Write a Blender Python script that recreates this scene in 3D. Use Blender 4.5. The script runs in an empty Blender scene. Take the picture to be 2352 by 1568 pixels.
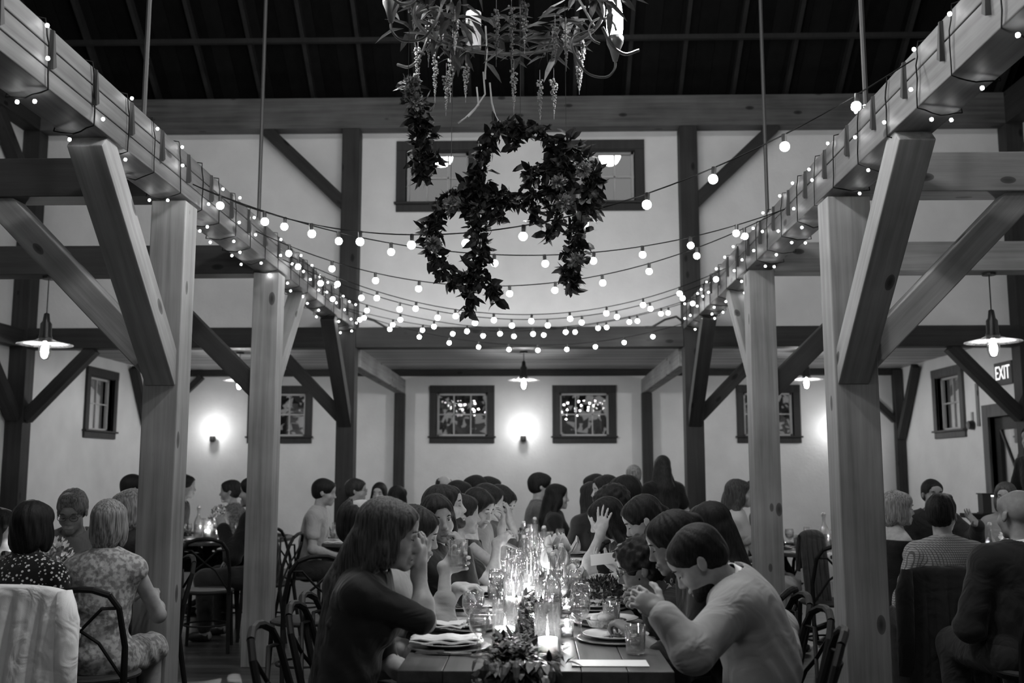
import bpy, bmesh, math, random
import numpy as np
from mathutils import Vector, Matrix
C = bpy.context.scene.collection
S = bpy.context.scene
random.seed(7)
rng = np.random.default_rng(7)
PI = math.pi

# ---------------------------------------------------------------- camera
CAM_H = 1.425
F_PX = 2287.0
PITCH = math.atan(296 / F_PX)
YAW = math.atan(52 * math.cos(PITCH) / F_PX)
cam_data = bpy.data.cameras.new('camera')
cam_data.sensor_width = 36.0
cam_data.lens = F_PX / 2352 * 36.0
cam_data.clip_start = 0.05
cam_data.dof.use_dof = True
cam_data.dof.focus_distance = 4.9
cam_data.dof.aperture_fstop = 2.6
cam = bpy.data.objects.new('camera', cam_data)
C.objects.link(cam)
cam.location = (0, 0, CAM_H)
cam.rotation_euler = (PI / 2 + PITCH, 0, YAW)
S.camera = cam
CF = Vector((-math.sin(YAW) * math.cos(PITCH), math.cos(YAW) * math.cos(PITCH), math.sin(PITCH)))
CR = Vector((math.cos(YAW), math.sin(YAW), 0))
CU = CR.cross(CF)
C0 = Vector((0, 0, CAM_H))
def ray(x, y): return CF + CR * ((x - 1176) / F_PX) - CU * ((y - 784) / F_PX)
def at(x, y, Y): d = ray(x, y); return C0 + d * (Y / d.y)          # point of the place seen at a pixel, at depth Y
def atx(x, y, X): d = ray(x, y); return C0 + d * (X / d.x)
def atz(x, y, Z): d = ray(x, y); return C0 + d * ((Z - CAM_H) / d.z)

# ---------------------------------------------------------------- colour management, world
S.view_settings.view_transform = 'Standard'
S.view_settings.look = 'None'
S.view_settings.exposure = 0.35
S.view_settings.gamma = 1.0
S.view_settings.use_curve_mapping = False
S.cycles.max_bounces = 7
S.cycles.diffuse_bounces = 3
S.cycles.glossy_bounces = 3
S.cycles.transparent_max_bounces = 16
S.cycles.sample_clamp_indirect = 3.0
S.cycles.caustics_reflective = False
S.cycles.caustics_refractive = False
world = bpy.data.worlds.new('dusk'); S.world = world
world.use_nodes = True
wn = world.node_tree.nodes; wl = world.node_tree.links
bg = wn['Background']
tc = wn.new('ShaderNodeTexCoord'); sx = wn.new('ShaderNodeSeparateXYZ'); cr = wn.new('ShaderNodeValToRGB')
wl.new(tc.outputs['Generated'], sx.inputs[0]); wl.new(sx.outputs['Z'], cr.inputs[0]); wl.new(cr.outputs[0], bg.inputs[0])
cr.color_ramp.elements[0].position = 0.0; cr.color_ramp.elements[0].color = (.30, .30, .30, 1)
cr.color_ramp.elements[1].position = 0.5; cr.color_ramp.elements[1].color = (.62, .62, .62, 1)
bg.inputs[1].default_value = 0.42

# ---------------------------------------------------------------- materials
MATS = {}
def mat(name, v, rough=.7, spec=.3, emit=0, metal=0, noise=0, nscale=8, bump=0, bscale=30, sheen=0):
    if name in MATS: return MATS[name]
    m = bpy.data.materials.new(name); m.use_nodes = True
    nt = m.node_tree; b = nt.nodes['Principled BSDF']
    b.inputs['Base Color'].default_value = (v, v, v, 1)
    b.inputs['Roughness'].default_value = rough
    b.inputs['Specular IOR Level'].default_value = spec
    b.inputs['Metallic'].default_value = metal
    if sheen: b.inputs['Sheen Weight'].default_value = sheen
    if emit:
        b.inputs['Emission Color'].default_value = (1, 1, 1, 1); b.inputs['Emission Strength'].default_value = emit
    if noise or bump:
        t = nt.nodes.new('ShaderNodeTexCoord')
    if noise:
        n = nt.nodes.new('ShaderNodeTexNoise'); n.inputs['Scale'].default_value = nscale; n.inputs['Detail'].default_value = 5
        nt.links.new(t.outputs['Object'], n.inputs['Vector'])
        r = nt.nodes.new('ShaderNodeValToRGB'); a, c = max(0, v * (1 - noise)), v * (1 + noise)
        r.color_ramp.elements[0].position = .3; r.color_ramp.elements[0].color = (a, a, a, 1)
        r.color_ramp.elements[1].position = .7; r.color_ramp.elements[1].color = (c, c, c, 1)
        nt.links.new(n.outputs['Fac'], r.inputs[0]); nt.links.new(r.outputs[0], b.inputs['Base Color'])
    if bump:
        n2 = nt.nodes.new('ShaderNodeTexNoise'); n2.inputs['Scale'].default_value = bscale; n2.inputs['Detail'].default_value = 3
        nt.links.new(t.outputs['Object'], n2.inputs['Vector'])
        bp = nt.nodes.new('ShaderNodeBump'); bp.inputs['Strength'].default_value = bump; bp.inputs['Distance'].default_value = .02
        nt.links.new(n2.outputs['Fac'], bp.inputs['Height']); nt.links.new(bp.outputs[0], b.inputs['Normal'])
    MATS[name] = m
    return m

def wood(name, v, rough=.6, knots=1.0, contrast=.35, scale=1.0):
    """timber: grain runs along the object's own Z"""
    if name in MATS: return MATS[name]
    m = bpy.data.materials.new(name); m.use_nodes = True
    nt = m.node_tree; N = nt.nodes; L = nt.links; b = N['Principled BSDF']
    t = N.new('ShaderNodeTexCoord'); oi = N.new('ShaderNodeObjectInfo')
    ad = N.new('ShaderNodeVectorMath'); ad.operation = 'ADD'
    sc = N.new('ShaderNodeVectorMath'); sc.operation = 'SCALE'; sc.inputs['Scale'].default_value = 40
    cb = N.new('ShaderNodeCombineXYZ')
    for i in range(3): L.new(oi.outputs['Random'], cb.inputs[i])
    L.new(cb.outputs[0], sc.inputs[0]); L.new(t.outputs['Object'], ad.inputs[0]); L.new(sc.outputs[0], ad.inputs[1])
    mp = N.new('ShaderNodeMapping'); mp.inputs['Scale'].default_value = (26 * scale, 26 * scale, 1.1 * scale)
    L.new(ad.outputs[0], mp.inputs['Vector'])
    n1 = N.new('ShaderNodeTexNoise'); n1.inputs['Scale'].default_value = 1; n1.inputs['Detail'].default_value = 6; n1.inputs['Roughness'].default_value = .6
    L.new(mp.outputs[0], n1.inputs['Vector'])
    n2 = N.new('ShaderNodeTexNoise'); n2.inputs['Scale'].default_value = 2.2; n2.inputs['Detail'].default_value = 3
    L.new(ad.outputs[0], n2.inputs['Vector'])
    mp2 = N.new('ShaderNodeMapping'); mp2.inputs['Scale'].default_value = (5.5, 5.5, 2.6)
    L.new(ad.outputs[0], mp2.inputs['Vector'])
    vo = N.new('ShaderNodeTexVoronoi'); vo.inputs['Scale'].default_value = 1
    L.new(mp2.outputs[0], vo.inputs['Vector'])
    kr = N.new('ShaderNodeValToRGB')
    e = kr.color_ramp.elements; e[0].position = .03 * knots + .001; e[0].color = (.16, .16, .16, 1); e[1].position = .14; e[1].color = (1, 1, 1, 1)
    x = kr.color_ramp.elements.new(.10 * knots + .01); x.color = (.42, .42, .42, 1)
    L.new(vo.outputs['Distance'], kr.inputs[0])
    r = N.new('ShaderNodeValToRGB')
    a, c = v * (1 - contrast), v * (1 + contrast)
    r.color_ramp.elements[0].position = .3; r.color_ramp.elements[0].color = (a, a, a, 1)
    r.color_ramp.elements[1].position = .68; r.color_ramp.elements[1].color = (c, c, c, 1)
    mx = N.new('ShaderNodeMath'); mx.operation = 'MULTIPLY_ADD'; mx.inputs[1].default_value = .55
    ml = N.new('ShaderNodeMath'); ml.operation = 'MULTIPLY'; ml.inputs[1].default_value = .45
    L.new(n2.outputs['Fac'], ml.inputs[0]); L.new(n1.outputs['Fac'], mx.inputs[0]); L.new(ml.outputs[0], mx.inputs[2])
    L.new(mx.outputs[0], r.inputs[0])
    mu = N.new('ShaderNodeMix'); mu.data_type = 'RGBA'; mu.blend_type = 'MULTIPLY'; mu.inputs[0].default_value = min(1, knots)
    L.new(r.outputs[0], mu.inputs[6]); L.new(kr.outputs[0], mu.inputs[7])
    L.new(mu.outputs[2], b.inputs['Base Color'])
    bp = N.new('ShaderNodeBump'); bp.inputs['Strength'].default_value = .3; bp.inputs['Distance'].default_value = .004
    L.new(n1.outputs['Fac'], bp.inputs['Height']); L.new(bp.outputs[0], b.inputs['Normal'])
    b.inputs['Roughness'].default_value = rough; b.inputs['Specular IOR Level'].default_value = .25
    MATS[name] = m
    return m

def planks(name, v, axis, width, rough=.5, contrast=.4, gap=.25, spec=.3):
    """boards side by side across one axis, made on object coordinates"""
    if name in MATS: return MATS[name]
    m = bpy.data.materials.new(name); m.use_nodes = True
    nt = m.node_tree; N = nt.nodes; L = nt.links; b = N['Principled BSDF']
    t = N.new('ShaderNodeTexCoord'); s = N.new('ShaderNodeSeparateXYZ'); L.new(t.outputs['Object'], s.inputs[0])
    d = N.new('ShaderNodeMath'); d.operation = 'DIVIDE'; d.inputs[1].default_value = width; L.new(s.outputs[axis], d.inputs[0])
    fl = N.new('ShaderNodeMath'); fl.operation = 'FLOOR'; L.new(d.outputs[0], fl.inputs[0])
    fr = N.new('ShaderNodeMath'); fr.operation = 'FRACT'; L.new(d.outputs[0], fr.inputs[0])
    wn_ = N.new('ShaderNodeTexWhiteNoise'); wn_.noise_dimensions = '1D'; L.new(fl.outputs[0], wn_.inputs['W'])
    mp = N.new('ShaderNodeMapping')
    sc = [14, 14, 14]; sc[1 if axis == 'X' else 0] = 1.2; mp.inputs['Scale'].default_value = sc
    ad = N.new('ShaderNodeVectorMath'); ad.operation = 'ADD'; L.new(t.outputs['Object'], ad.inputs[0]); L.new(wn_.outputs['Color'], ad.inputs[1])
    L.new(ad.outputs[0], mp.inputs['Vector'])
    n1 = N.new('ShaderNodeTexNoise'); n1.inputs['Scale'].default_value = 1; n1.inputs['Detail'].default_value = 5; L.new(mp.outputs[0], n1.inputs['Vector'])
    a1 = N.new('ShaderNodeMath'); a1.operation = 'MULTIPLY_ADD'; a1.inputs[1].default_value = .5; L.new(wn_.outputs['Value'], a1.inputs[0])
    h = N.new('ShaderNodeMath'); h.operation = 'MULTIPLY'; h.inputs[1].default_value = .6; L.new(n1.outputs['Fac'], h.inputs[0]); L.new(h.outputs[0], a1.inputs[2])
    r = N.new('ShaderNodeValToRGB'); lo, hi = v * (1 - contrast), v * (1 + contrast)
    r.color_ramp.elements[0].position = .2; r.color_ramp.elements[0].color = (lo, lo, lo, 1)
    r.color_ramp.elements[1].position = .8; r.color_ramp.elements[1].color = (hi, hi, hi, 1)
    L.new(a1.outputs[0], r.inputs[0])
    g = N.new('ShaderNodeValToRGB'); g.color_ramp.elements[0].position = 0; g.color_ramp.elements[0].color = (gap, gap, gap, 1)
    g.color_ramp.elements[1].position = .05; g.color_ramp.elements[1].color = (1, 1, 1, 1); L.new(fr.outputs[0], g.inputs[0])
    mu = N.new('ShaderNodeMix'); mu.data_type = 'RGBA'; mu.blend_type = 'MULTIPLY'; mu.inputs[0].default_value = 1
    L.new(r.outputs[0], mu.inputs[6]); L.new(g.outputs[0], mu.inputs[7]); L.new(mu.outputs[2], b.inputs['Base Color'])
    bp = N.new('ShaderNodeBump'); bp.inputs['Strength'].default_value = .4; bp.inputs['Distance'].default_value = .004
    L.new(g.outputs[0], bp.inputs['Height']); L.new(bp.outputs[0], b.inputs['Normal'])
    b.inputs['Roughness'].default_value = rough; b.inputs['Specular IOR Level'].default_value = spec
    MATS[name] = m
    return m

def glass(name, tint=.96, refl=1.0, rough=.02, blend=.35, haze=0):
    """thin clear glass: lets light straight through, mirrors at grazing angles"""
    if name in MATS: return MATS[name]
    m = bpy.data.materials.new(name); m.use_nodes = True
    nt = m.node_tree; N = nt.nodes; L = nt.links; N.remove(N['Principled BSDF'])
    o = N['Material Output']; tr = N.new('ShaderNodeBsdfTransparent'); tr.inputs[0].default_value = (tint, tint, tint, 1)
    gl = N.new('ShaderNodeBsdfGlossy'); gl.inputs['Roughness'].default_value = rough; gl.inputs[0].default_value = (refl, refl, refl, 1)
    lw = N.new('ShaderNodeLayerWeight'); lw.inputs[0].default_value = blend
    ml = N.new('ShaderNodeMath'); ml.operation = 'MULTIPLY_ADD'; ml.inputs[1].default_value = .85; ml.inputs[2].default_value = .06
    L.new(lw.outputs['Facing'], ml.inputs[0])
    mx = N.new('ShaderNodeMixShader'); L.new(ml.outputs[0], mx.inputs[0]); L.new(tr.outputs[0], mx.inputs[1]); L.new(gl.outputs[0], mx.inputs[2])
    out = mx.outputs[0]
    if haze:      # milky glow put into the glass as a white diffuse share
        df = N.new('ShaderNodeBsdfDiffuse'); df.inputs[0].default_value = (.8,.8,.8,1); m2 = N.new('ShaderNodeMixShader'); m2.inputs[0].default_value = haze
        L.new(out, m2.inputs[1]); L.new(df.outputs[0], m2.inputs[2]); out = m2.outputs[0]
    L.new(out, o.inputs[0])
    MATS[name] = m
    return m

# ---------------------------------------------------------------- mesh helpers
class MB:
    def __init__(self): self.v = []; self.f = []
    def add(self, vs, fs):
        n = len(self.v); self.v += [tuple(p) for p in vs]; self.f += [tuple(i + n for i in f) for f in fs]; return self
    def box(self, x0, x1, y0, y1, z0, z1, M=None):
        vs = [Vector(p) for p in ((x0,y0,z0),(x1,y0,z0),(x1,y1,z0),(x0,y1,z0),(x0,y0,z1),(x1,y0,z1),(x1,y1,z1),(x0,y1,z1))]
        if M is not None: vs = [M @ p for p in vs]
        return self.add(vs, ((0,3,2,1),(4,5,6,7),(0,1,5,4),(1,2,6,5),(2,3,7,6),(3,0,4,7)))
    def tube(self, pts, r, n=8, cap=True):
        pts = [Vector(p) for p in pts]; m = len(pts)
        rs = r if isinstance(r, (list, tuple)) else [r] * m
        T = [(pts[min(i+1, m-1)] - pts[max(i-1, 0)]).normalized() for i in range(m)]
        a = T[0].orthogonal().normalized(); vs = []
        for i in range(m):
            a = (a - T[i] * a.dot(T[i]))
            a = a.normalized() if a.length > 1e-6 else T[i].orthogonal().normalized()
            b = T[i].cross(a)
            for k in range(n):
                t = 2 * PI * k / n; vs.append(pts[i] + (a * math.cos(t) + b * math.sin(t)) * rs[i])
        fs = [(i*n+k, i*n+(k+1) % n, (i+1)*n+(k+1) % n, (i+1)*n+k) for i in range(m-1) for k in range(n)]
        if cap: fs += [tuple(range(n))[::-1], tuple((m-1)*n+k for k in range(n))]
        return self.add(vs, fs)
    def lathe(self, prof, n=24, c=(0,0,0)):
        vs = [(c[0]+r*math.cos(2*PI*k/n), c[1]+r*math.sin(2*PI*k/n), c[2]+z) for r, z in prof for k in range(n)]
        m = len(prof)
        fs = [(i*n+k, i*n+(k+1) % n, (i+1)*n+(k+1) % n, (i+1)*n+k) for i in range(m-1) for k in range(n)]
        return self.add(vs, fs)
    def disc(self, r, z, n=24, c=(0,0,0), up=True):
        vs = [(c[0]+r*math.cos(2*PI*k/n), c[1]+r*math.sin(2*PI*k/n), c[2]+z) for k in range(n)]
        return self.add(vs, [tuple(range(n)) if up else tuple(range(n))[::-1]])
    def ball(self, c, r, n=10, m=7, s=(1,1,1)):
        pr = [(max(1e-4, math.sin(PI*i/m))*r, -math.cos(PI*i/m)*r) for i in range(m+1)]
        vs = [(c[0]+q*math.cos(2*PI*k/n)*s[0], c[1]+q*math.sin(2*PI*k/n)*s[1], c[2]+z*s[2]) for q, z in pr for k in range(n)]
        fs = [(i*n+k, i*n+(k+1) % n, (i+1)*n+(k+1) % n, (i+1)*n+k) for i in range(m) for k in range(n)]
        return self.add(vs, fs)
    def build(self, name, m=None, parent=None, smooth=False, bevel=0, loc=None):
        me = bpy.data.meshes.new(name); me.from_pydata(self.v, [], self.f); me.validate(); me.update()
        o = bpy.data.objects.new(name, me); C.objects.link(o)
        if m is not None: me.materials.append(m)
        if parent is not None: o.parent = parent
        if smooth:
            me.polygons.foreach_set('use_smooth', [True] * len(me.polygons))
        if bevel:
            b = o.modifiers.new('b', 'BEVEL'); b.width = bevel; b.segments = 2; b.limit_method = 'ANGLE'
        if loc is not None: o.location = loc
        return o
def tag(o, label=None, cat=None, group=None, kind=None):
    if label: o['label'] = label
    if cat: o['category'] = cat
    if group: o['group'] = group
    if kind: o['kind'] = kind
    return o
def empty(name, loc, label, cat, group=None, rz=0):
    o = bpy.data.objects.new(name, None); C.objects.link(o); o.location = loc; o.rotation_euler = (0, 0, rz)
    return tag(o, label, cat, group)
def copy_tree(o, parent=None):
    c = o.copy(); C.objects.link(c)
    if parent is not None: c.parent = parent
    for ch in list(o.children): copy_tree(ch, c)
    return c
def point_light(name, loc, energy, r=.03, parent=None):
    l = bpy.data.lights.new(name, 'POINT'); l.energy = energy; l.shadow_soft_size = r
    o = bpy.data.objects.new(name, l); C.objects.link(o); o.location = loc
    if parent is not None: o.parent = parent
    return o
def struct(name, mb, m, **k):
    o = mb.build(name, m, **k); o['kind'] = 'structure'; return o
ORD = ['nearest', 'second', 'third', 'fourth', 'fifth', 'sixth', 'seventh', 'eighth', 'ninth', 'tenth', 'eleventh', 'twelfth', 'thirteenth', 'fourteenth', 'fifteenth', 'sixteenth', 'seventeenth', 'eighteenth']
# ---------------------------------------------------------------- the room
XL, XR = -5.78, 5.42        # inner faces of the long walls
YM, YB = 10.75, 14.85       # plane of the cross frame, inner face of the far wall
plaster = mat('plaster', .84, rough=.9, spec=.1, noise=.05, nscale=3, bump=.15, bscale=25)
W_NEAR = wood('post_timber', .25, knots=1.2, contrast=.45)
W_SHADED = wood('shaded_timber', .036, contrast=.45)  # same wood as the posts, darkened; backlit shade is in the colour
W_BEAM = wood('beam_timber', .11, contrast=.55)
W_TRIM = wood('window_trim_wood', .04, knots=.3)
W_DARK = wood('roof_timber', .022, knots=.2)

floor = struct('floor', MB().box(XL-.3, XR+.3, -5, YB+.3, -.12, 0), planks('floor_boards', .045, 'Y', .12, rough=.32, contrast=.5, spec=.5))
def wall_with_holes(name, u0, u1, z0, z1, holes, t0, t1, axis, m=None):
    """a slab along one axis with rectangular openings; u runs along the wall, t is its thickness"""
    us = sorted({u0, u1, *[h[0] for h in holes], *[h[1] for h in holes]})
    zs = sorted({z0, z1, *[h[2] for h in holes], *[h[3] for h in holes]})
    mb = MB()
    for a, b in zip(us, us[1:]):
        for c, d in zip(zs, zs[1:]):
            if any(h[0] <= (a+b)/2 <= h[1] and h[2] <= (c+d)/2 <= h[3] for h in holes): continue
            if axis == 'x': mb.box(a, b, t0, t1, c, d)
            else: mb.box(t0, t1, a, b, c, d)
    bm = bmesh.new(); me = bpy.data.meshes.new(name); me.from_pydata(mb.v, [], mb.f); bm.from_mesh(me)
    bmesh.ops.remove_doubles(bm, verts=bm.verts, dist=1e-4)
    seen = {}
    for f in bm.faces: seen.setdefault(tuple(round(x, 3) for x in f.calc_center_median()), []).append(f)
    bmesh.ops.delete(bm, geom=[f for fs in seen.values() if len(fs) > 1 for f in fs], context='FACES')
    bm.to_mesh(me); bm.free(); me.materials.append(m or plaster)
    o = bpy.data.objects.new(name, me); C.objects.link(o); o['kind'] = 'structure'; return o

BW = [(-4.19, -3.43), (-1.46, -.70), (.37, 1.11), (3.10, 3.83)]     # clear openings of the far windows
BZ = (1.93, 2.58)
wall_with_holes('wall_back', XL-.2, XR+.2, 0, 3.1, [(a, b, *BZ) for a, b in BW], YB, YB+.22, 'x')
UW = [(-1.45, -.74), (.47, 1.14)]; UZ = (4.43, 5.03)
wall_with_holes('wall_upper', XL, XR, 2.97, 5.3, [(a, b, *UZ) for a, b in UW], YM+.20, YM+.30, 'x')
SW = (12.75, 13.5, 1.95, 2.66)
LOW_BOUNCE = planks('low_bounce_boards', .035, 'Z', .18, rough=.85)  # unseen near walls made dark to cut bounce light on the braces
wall_with_holes('wall_left_near', -5, 3, 0, 6.2, [], XL-.22, XL, 'y', LOW_BOUNCE)
wall_with_holes('wall_right_near', -5, 3, 0, 6.2, [], XR, XR+.22, 'y', LOW_BOUNCE)
wall_with_holes('wall_left', 3, YB+.22, 0, 6.2, [SW], XL-.22, XL, 'y')
wall_with_holes('wall_right', 3, YB+.22, 0, 6.2, [SW, (11.15, 12.0, 0, 2.05)], XR, XR+.22, 'y')
wall_with_holes('wall_front', XL-.2, XR+.2, 0, 6.2, [(-3.0, 2.6, .9, 3.4)], -5.2, -5.0, 'x', LOW_BOUNCE)
struct('ceiling', MB().box(XL, XR, YM+.2, YB, 2.925, 2.99), planks('ceiling_boards', .38, 'Y', .13, rough=.6, contrast=.35))
# main roof: slopes up from the cross frame towards the middle of the hall and down again
def slab(mb, y0, z0, y1, z1, x0, x1, t):
    n = Vector((0, -(z1-z0), (y1-y0))).normalized() * t
    if n.z < 0: n = -n
    p = [Vector((x0,y0,z0)), Vector((x1,y0,z0)), Vector((x1,y1,z1)), Vector((x0,y1,z1))]
    mb.add(p + [q + n for q in p], ((0,1,2,3),(7,6,5,4),(0,4,5,1),(1,5,6,2),(2,6,7,3),(3,7,4,0)))
RY, RZ = 2.9, 5.72 + .8 * (YM+.2-2.9)
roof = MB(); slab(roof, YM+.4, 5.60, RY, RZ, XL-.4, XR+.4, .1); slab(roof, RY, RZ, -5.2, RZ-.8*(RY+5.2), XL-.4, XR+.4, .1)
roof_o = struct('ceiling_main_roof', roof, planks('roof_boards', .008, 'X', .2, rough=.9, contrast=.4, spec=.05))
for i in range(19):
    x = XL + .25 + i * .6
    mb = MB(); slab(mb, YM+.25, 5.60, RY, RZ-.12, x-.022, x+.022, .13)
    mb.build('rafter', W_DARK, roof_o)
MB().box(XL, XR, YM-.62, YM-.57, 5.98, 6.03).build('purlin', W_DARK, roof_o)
# gables above the long walls
for s, x0, x1 in (('left', XL-.22, XL), ('right', XR, XR+.22)):
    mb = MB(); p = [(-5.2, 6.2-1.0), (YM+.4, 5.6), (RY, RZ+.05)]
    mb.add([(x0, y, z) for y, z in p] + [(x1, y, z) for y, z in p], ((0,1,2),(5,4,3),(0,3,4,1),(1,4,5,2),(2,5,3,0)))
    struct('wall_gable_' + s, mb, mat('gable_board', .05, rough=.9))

# ---------------------------------------------------------------- timber frame
def timber(name, a, b, w, d, label, m=None, cat=None, side=Vector((1,0,0)), group=None):
    """square timber from a to b; local Z runs along it, w across `side`, d the other way"""
    a, b = Vector(a), Vector(b); z = (b-a).normalized(); x = (side - z*side.dot(z)).normalized(); y = z.cross(x)
    L = (b-a).length; mb = MB(); n = max(2, int(L/.6))
    r = random.Random(name + label)
    vs = []; fs = []
    for i in range(n+1):
        jx, jy = r.uniform(-.0015, .0015), r.uniform(-.0015, .0015)
        for sx_, sy_ in ((-1,-1),(1,-1),(1,1),(-1,1)): vs.append((sx_*w/2+jx, sy_*d/2+jy, L*i/n))
    for i in range(n):
        for k in range(4): fs.append((i*4+k, i*4+(k+1) % 4, i*4+4+(k+1) % 4, i*4+4+k))
    fs += [(3,2,1,0), tuple(n*4+k for k in range(4))]
    mb.add(vs, fs); o = mb.build(name, m or W_NEAR, bevel=.006)
    o.matrix_world = Matrix(((x.x,y.x,z.x,a.x),(x.y,y.y,z.y,a.y),(x.z,y.z,z.z,a.z),(0,0,0,1)))
    tag(o, label, cat or name.split('_')[-1], group, 'thing'); return o
PW = .195
PL, PR = -2.052, 1.722      # centre lines of the two rows of posts
Y1, Y2, Y3 = 5.4, 7.45, 10.75   # near faces of the posts
for s, x, nm in (('left', PL, 'left'), ('right', PR, 'right')):
    w1 = PW if s == 'left' else .235
    timber('timber_post', (x + (0 if s == 'left' else .02), Y1+.1, 0), (x + (0 if s == 'left' else .02), Y1+.1, 2.93), w1, PW, f'pale square pine post with knots nearest the camera, {nm} of the long table', W_NEAR, 'post')
    timber('timber_post', (x, Y2+.1, 0), (x, Y2+.1, 2.93), PW, PW, f'pale square pine post second back in the {nm} row of posts', W_NEAR, 'post')
    timber('timber_post', (x, Y3+.1, 0), (x, Y3+.1, 5.24), PW, PW, f'tall dark post of the far frame at the end of the {nm} beam', W_SHADED, 'post')
    # long beam with a seam, carried by the posts
    o = empty('timber_beam', (x, 0, 3.075), f'long {nm} timber beam over the posts wound with small lights', 'beam'); o['kind'] = 'thing'
    bm_ = MB()
    zz = [-.128, -.045, .045, .128] if s == 'left' else [-.128, .03, .128]
    for za, zb in zip(zz, zz[1:]):
        g = MB().box(-.0985, .0985, 0, Y3+.02-1.6, za+.0025, zb-.0025)
        p = g.build('beam_layer', None, o, bevel=.005); p.data.materials.append(W_BEAM)
        # turn so that the grain (local Z) runs along the beam
        me = p.data; me.transform(Matrix.Rotation(-PI/2, 4, 'X').inverted()); 
        p.rotation_euler = (-PI/2, 0, 0); p.location = (0, 1.6, 0)
    MB().box(-.09, .09, 1.62, Y3, -.118, .118).build('beam_core', W_DARK, o)
    yy = 2.2; face = (.0985 if s == 'left' else -.0985)
    while yy < Y3 - .2:  # evenly spaced dark wedges on the inner face of the beam
        sg = 1 if s == 'left' else -1
        w = MB().add([(face, yy-.012, .118), (face, yy+.016, .118), (face, yy+.03, -.03), (face, yy-.012, -.05),
                      (face+sg*.012, yy-.004, .118), (face+sg*.012, yy+.008, .118), (face+sg*.02, yy+.022, -.03), (face+sg*.02, yy-.006, -.05)],
                     ((0,1,2,3),(7,6,5,4),(0,4,5,1),(1,5,6,2),(2,6,7,3),(3,7,4,0)))
        w.build('dark_wedge', W_DARK, o); yy += .40
tie = [(Y1, 'nearest'), (Y2, 'second')]
for yk, nm in tie:
    z0, z1 = (2.955, 3.18) if yk == Y1 else (2.92, 3.145)
    timber('timber_beam', (XL, yk+.1, (z0+z1)/2), (PL-.1, yk+.1, (z0+z1)/2), z1-z0, PW, f'{nm} cross beam from the left post row to the left wall', W_SHADED, 'beam', Vector((0,0,1)))
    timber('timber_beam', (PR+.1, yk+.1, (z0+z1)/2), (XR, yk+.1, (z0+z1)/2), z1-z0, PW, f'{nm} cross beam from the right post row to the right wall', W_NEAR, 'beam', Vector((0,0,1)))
timber('timber_beam', (XL, Y3+.1, 2.868), (PL-.1, Y3+.1, 2.868), .225, PW, 'dark lower cross beam of the far frame, left bay', W_SHADED, 'beam', Vector((0,0,1)))
timber('timber_beam', (PL+.1, Y3+.1, 2.868), (PR-.1, Y3+.1, 2.868), .225, PW, 'dark lower cross beam of the far frame above the centre opening', W_SHADED, 'beam', Vector((0,0,1)))
timber('timber_beam', (PR+.1, Y3+.1, 2.868), (XR, Y3+.1, 2.868), .225, PW, 'dark lower cross beam of the far frame, right bay', W_SHADED, 'beam', Vector((0,0,1)))
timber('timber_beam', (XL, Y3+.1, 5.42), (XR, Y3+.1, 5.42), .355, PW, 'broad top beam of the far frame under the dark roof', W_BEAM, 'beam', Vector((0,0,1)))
for s, x, nm in (('l', XL+.1, 'left'), ('r', XR-.1, 'right')):
    timber('timber_post', (x, Y3+.1, 0), (x, Y3+.1, 5.24), PW, PW, f'dark outer post of the far frame against the {nm} wall', W_SHADED, 'post')
    timber('timber_beam', (x, -4.9, 5.42), (x, Y3, 5.42), .355, PW, f'high wall beam running along the top of the {nm} wall', W_SHADED, 'beam', Vector((0,0,1)))
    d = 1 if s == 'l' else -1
    timber('timber_post', (x, Y2+.1, 0), (x, Y2+.1, 5.24), PW, PW, f'post against the {nm} wall carrying the second cross beam', W_SHADED, 'post')
    timber('timber_brace', (x+d*.08, Y3+.1, 1.99), (x+d*.80, Y3+.1, 2.76), .13, .13, f'diagonal brace from the {nm} outer post of the far frame', W_SHADED, 'brace', Vector((0,1,0)))
    timber('timber_brace', (x, Y3, 2.0), (x, Y3-.78, 2.80), .13, .12, f'brace running forward from the {nm} outer post of the far frame', W_SHADED, 'brace')
    timber('timber_brace', (x, Y3, 4.55), (x, Y3-.78, 5.24), .13, .12, f'high brace under the {nm} wall beam', W_SHADED, 'brace')
    timber('timber_beam', (x, Y2+.2, 2.868), (x, Y3, 2.868), .2, .12, f'low wall beam along the {nm} wall behind the lamp', W_SHADED, 'beam', Vector((0,0,1)))
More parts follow.
